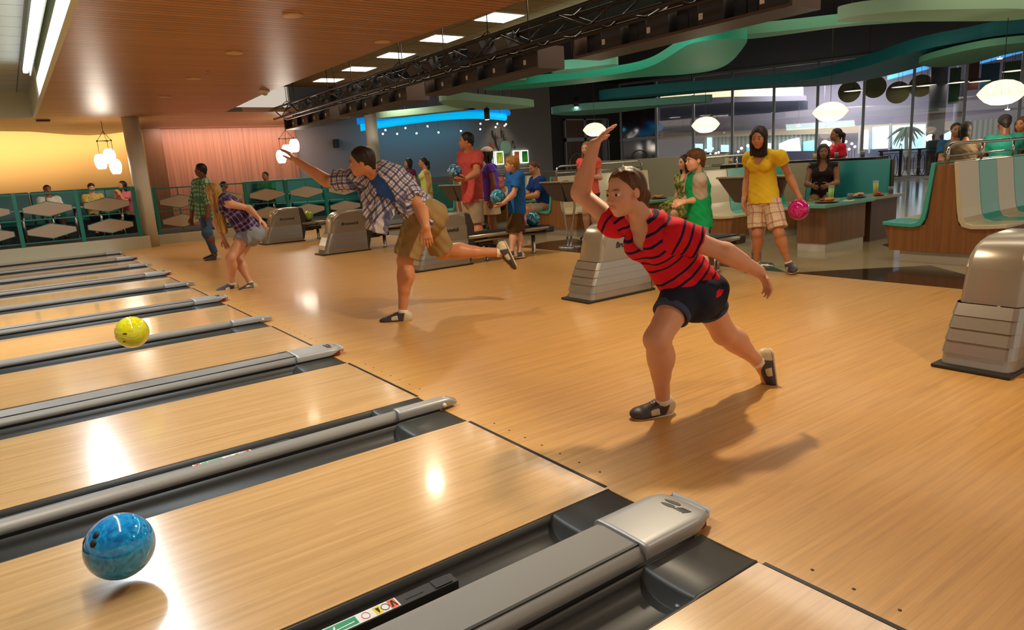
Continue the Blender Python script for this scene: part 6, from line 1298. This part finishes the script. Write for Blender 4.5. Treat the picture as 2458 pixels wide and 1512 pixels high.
# --- man in red
person('tall man in red polo shirt and stone shorts holding a blue ball', P_redman, 1.84, 'm', S_TAN, A3(-.84, .54, .02), ('short', H_DARK), dict(mat=F_RED, off=.016, sleeve=.6, soff=.018, hem=.09, flare=.015, name='polo_shirt'),
       dict(mat=F_STONE, len=.94, off=.022, flare=.028), 'bowl', {'L': dict(d=A3(-.9, .1, .0), n=A3(.0, .5, .85), curl=.3), 'R': dict(d=A3(-.9, -.3, 0), n=A3(.1, -.3, .9), curl=.3)}, {'L': A3(-.9, .3, 0), 'R': A3(-.9, .3, 0)}, .0075)
ball((3.67, 7.72, 1.275), M_NAVYB, 'blue marbled ball held by the man in the red polo')
# --- background people
def simple(label, kind, base, ang, H, sex, sk, hair, top, bottom, arms=None, seat=.45, lean=0., vox=.010, fdir=None, shoes=None, extra=None, tweak=None, toes=None, headk=.135):
    J = joints(kind, base, ang, H, seat, lean, arms)
    if tweak: tweak(J)
    a = math.radians(ang); f = A3(math.cos(a), math.sin(a), 0)
    return person(label, J, H, sex, sk, A3(*fdir) if fdir else f, hair, top, bottom, shoes or dict(plain=fabric('dark_shoe', srgb(46, 40, 38))), None, {'L': f, 'R': f}, vox, headk, False, extra=extra)
T = lambda m, s=.45, **k: dict(mat=m, sleeve=s, off=.014, hem=k.pop('hem', .06), **k)
simple('dark haired woman in green floral dress sitting behind the boy in green', 'sit', (6.52, 5.79, 0), 178, 1.62, 'f', S_FAIR, ('long', H_DARK, dict(len=-1.15)), T(F_FLORAL, 0, neck='v', name='dress_top', hem=.0), dict(mat=F_FLORAL, skirt=True, seated=True, len=.95, flare=.05, name='dress_skirt'), dict(L='lap', R='lap'), .44, fdir=(-.9, .3, 0))
simple('woman with light brown hair in coral top and jeans, behind the raised arm', 'stand', (6.21, 7.6, 0), 190, 1.6, 'f', S_FAIR, ('long', hairm('hair_light', srgb(150, 104, 56)), dict(len=-1.1)), T(F_CORAL, .4, hem=.07), dict(mat=fabric('indigo_jeans', srgb(40, 54, 84)), len=.6, name='shorts'), dict(L='bent', R='bent'), fdir=(-.9, -.3, 0))
def cap(root, q):
    hp, hh = q['hp'], q['hh']; o = grow('cap', [ell(hp(-.06, 0, .22), [.45*hh, .39*hh, .34*hh], q['HM'], .01), ell(hp(.42, 0, .26), [.26*hh, .27*hh, .03*hh], q['HM'], .03), cutp(hp(0, 0, .16), -q['hu']+q['hf']*.12)], .010, q.get('capm', F_CREAMC), root)
F_CREAMC = fabric('cream_cap', srgb(220, 200, 186)); F_NAVYC = fabric('navy_cap', srgb(16, 36, 84))
simple('girl in violet top, cream skirt and pale cap behind the man in the red polo', 'stand', (4.55, 8.1, 0), 150, 1.6, 'f', S_BROWN, ('bob', H_DARK, dict(len=-.9)), T(F_VIOLET, .25, hem=.05), dict(mat=F_CREAM, skirt=True, len=.72, flare=.02, name='skirt'), None, extra=cap)
simple('seated person in navy cap and red checked shirt left of the boy in blue', 'sit', (7.0, 11.5, 0), 200, 1.75, 'm', S_TAN, ('short', H_BROWN), T(F_REDCHK, .5), dict(mat=fabric('charcoal_trousers', srgb(40, 40, 46)), len=1.85, name='trousers'), dict(L='lap', R='lap'), .44, lean=.15, vox=.012, extra=lambda r, q: cap(r, dict(q, capm=F_NAVYC)))
simple('bearded man in royal blue shirt leaning over a table', 'sit', (6.6, 9.3, 0), 165, 1.78, 'm', S_TAN, ('short', H_BROWN), T(F_ROYAL, .7), dict(mat=F_STONE, len=.9), dict(L='table', R='table'), .44, lean=.3, vox=.010, fdir=(-.85, .2, -.3))
simple('girl with a long dark braid in a lime top, standing before the grey wall', 'stand', (6.2, 13.2, 0), 160, 1.6, 'f', S_TAN, ('pony', H_BLACK), T(F_LIME, 0, hem=.1), dict(mat=F_MINT, skirt=True, len=.7, name='skirt'), None, vox=.012)
simple('dark haired woman in plum top, just above the man in plaid', 'stand', (6.24, 14.0, 0), 170, 1.62, 'f', S_TAN, ('long', H_BLACK, dict(len=-1.2)), T(fabric('plum_top', srgb(96, 34, 62)), .3), dict(mat=F_JEAN, len=1.85, name='jeans'), None, vox=.012)
simple('woman with long dark hair in a dark tank top sitting at the drinks table', 'sit', (8.62, 4.86, 0), 205, 1.68, 'f', S_BROWN, ('long', H_DARK, dict(len=-1.5)), T(F_BLACKT, 0, neck='scoop', name='tank_top'), dict(mat=F_OLIVE, len=1.0, name='trousers'), dict(L='table', R='table'), .44, fdir=(-.8, -.55, -.05))
simple('woman in red shirt with a dark ponytail standing behind the black counter', 'stand', (10.08, 5.46, 0), 140, 1.58, 'f', S_BROWN, ('pony', H_BLACK), T(F_REDT, .6, hem=.04), dict(mat=F_DENIM, len=1.8, name='jeans'), None, vox=.011)
# bar stools with people at the right
def stool(x, y, lb):
    t = thing('bar_stool', lb, 'stool', (x, y, 0), 0, 'bar stools'); MB().lathe([(.17, .62), (.19, .65), (.18, .69), (.02, .7)], n=28).build('seat', M_DARK, t); MB().lathe([(.2, 0), (.19, .02), (.03, .04), (.03, .62)], n=24).build('base', M_BRASS, t)
for x, y, an, H, sx, sk, hr, tp, lb, sl in ((9.62, 3.28, 30, 1.62, 'f', S_BROWN, ('long', H_BLACK, dict(len=-.75)), F_TANT, 'dark haired woman in tan top seen from behind beyond the bench rail', 'bar stool under the woman in the tan top'), (10.33, 3.04, 40, 1.75, 'm', S_DARK, ('short', H_BLACK), F_TEALT, 'broad man in teal shirt seen from behind at the right edge', 'bar stool under the man in teal'),
                                   (11.3, 4.1, 215, 1.66, 'm', S_BROWN, ('short', H_BLACK), fabric('navy_tee', srgb(24, 70, 110)), 'man in dark blue facing the woman in tan', 'bar stool under the man in dark blue'), (11.55, 3.22, 170, 1.7, 'f', S_TAN, ('bob', H_BROWN, {}), fabric('maroon_top', srgb(84, 30, 36)), 'person in maroon half hidden by the man in teal', 'bar stool under the person in maroon')):
    stool(x, y, sl); simple(lb, 'sit', (x, y, 0), an, H, sx, sk, hr, T(tp, .6), dict(mat=F_DENIM, len=1.7, name='jeans'), dict(L='table', R='table'), .66, vox=.011)
# booth guests on the platform
simple('man in white shirt sitting in the teal booth at the left', 'sit', (-.95, 18.4, .265), -80, 1.62, 'm', S_BROWN, ('short', H_DARK), T(F_WHITE, .6), dict(mat=F_JEAN, len=.9), dict(L='table', R='table'), .40, vox=.013)
simple('dark haired boy in mustard shirt sitting in the teal booth', 'sit', (-.06, 18.4, .265), -85, 1.56, 'm', S_FAIR, ('boy', H_DARK), T(F_YELB, .6), dict(mat=F_DENIM, len=1.8, name='jeans'), dict(L='table', R='table'), .42, vox=.013)
simple('woman in pink shirt with hand at her face beside the white column', 'sit', (.62, 18.2, .265), -150, 1.58, 'f', S_TAN, ('long', H_DARK, dict(len=-1.0)), T(F_PINK, .6), dict(mat=F_DENIM, len=1.8, name='jeans'), dict(L='face', R='face'), .42, vox=.013)
simple('man in dark green shirt sitting in the right teal booth', 'sit', (4.1, 18.35, .22), -140, 1.66, 'm', S_BROWN, ('short', H_BLACK), T(F_DGREEN, .6), dict(mat=F_DENIM, len=1.8, name='jeans'), dict(L='table', R='table'), .46, vox=.013)
simple('person with dark hair seated behind the blonde woman', 'sit', (2.93, 18.3, .22), -20, 1.5, 'm', S_BROWN, ('short', H_BLACK), T(fabric('rust_shirt', srgb(120, 60, 44)), .6), dict(mat=F_DENIM, len=1.8, name='jeans'), dict(L='table', R='table'), .36, vox=.013)
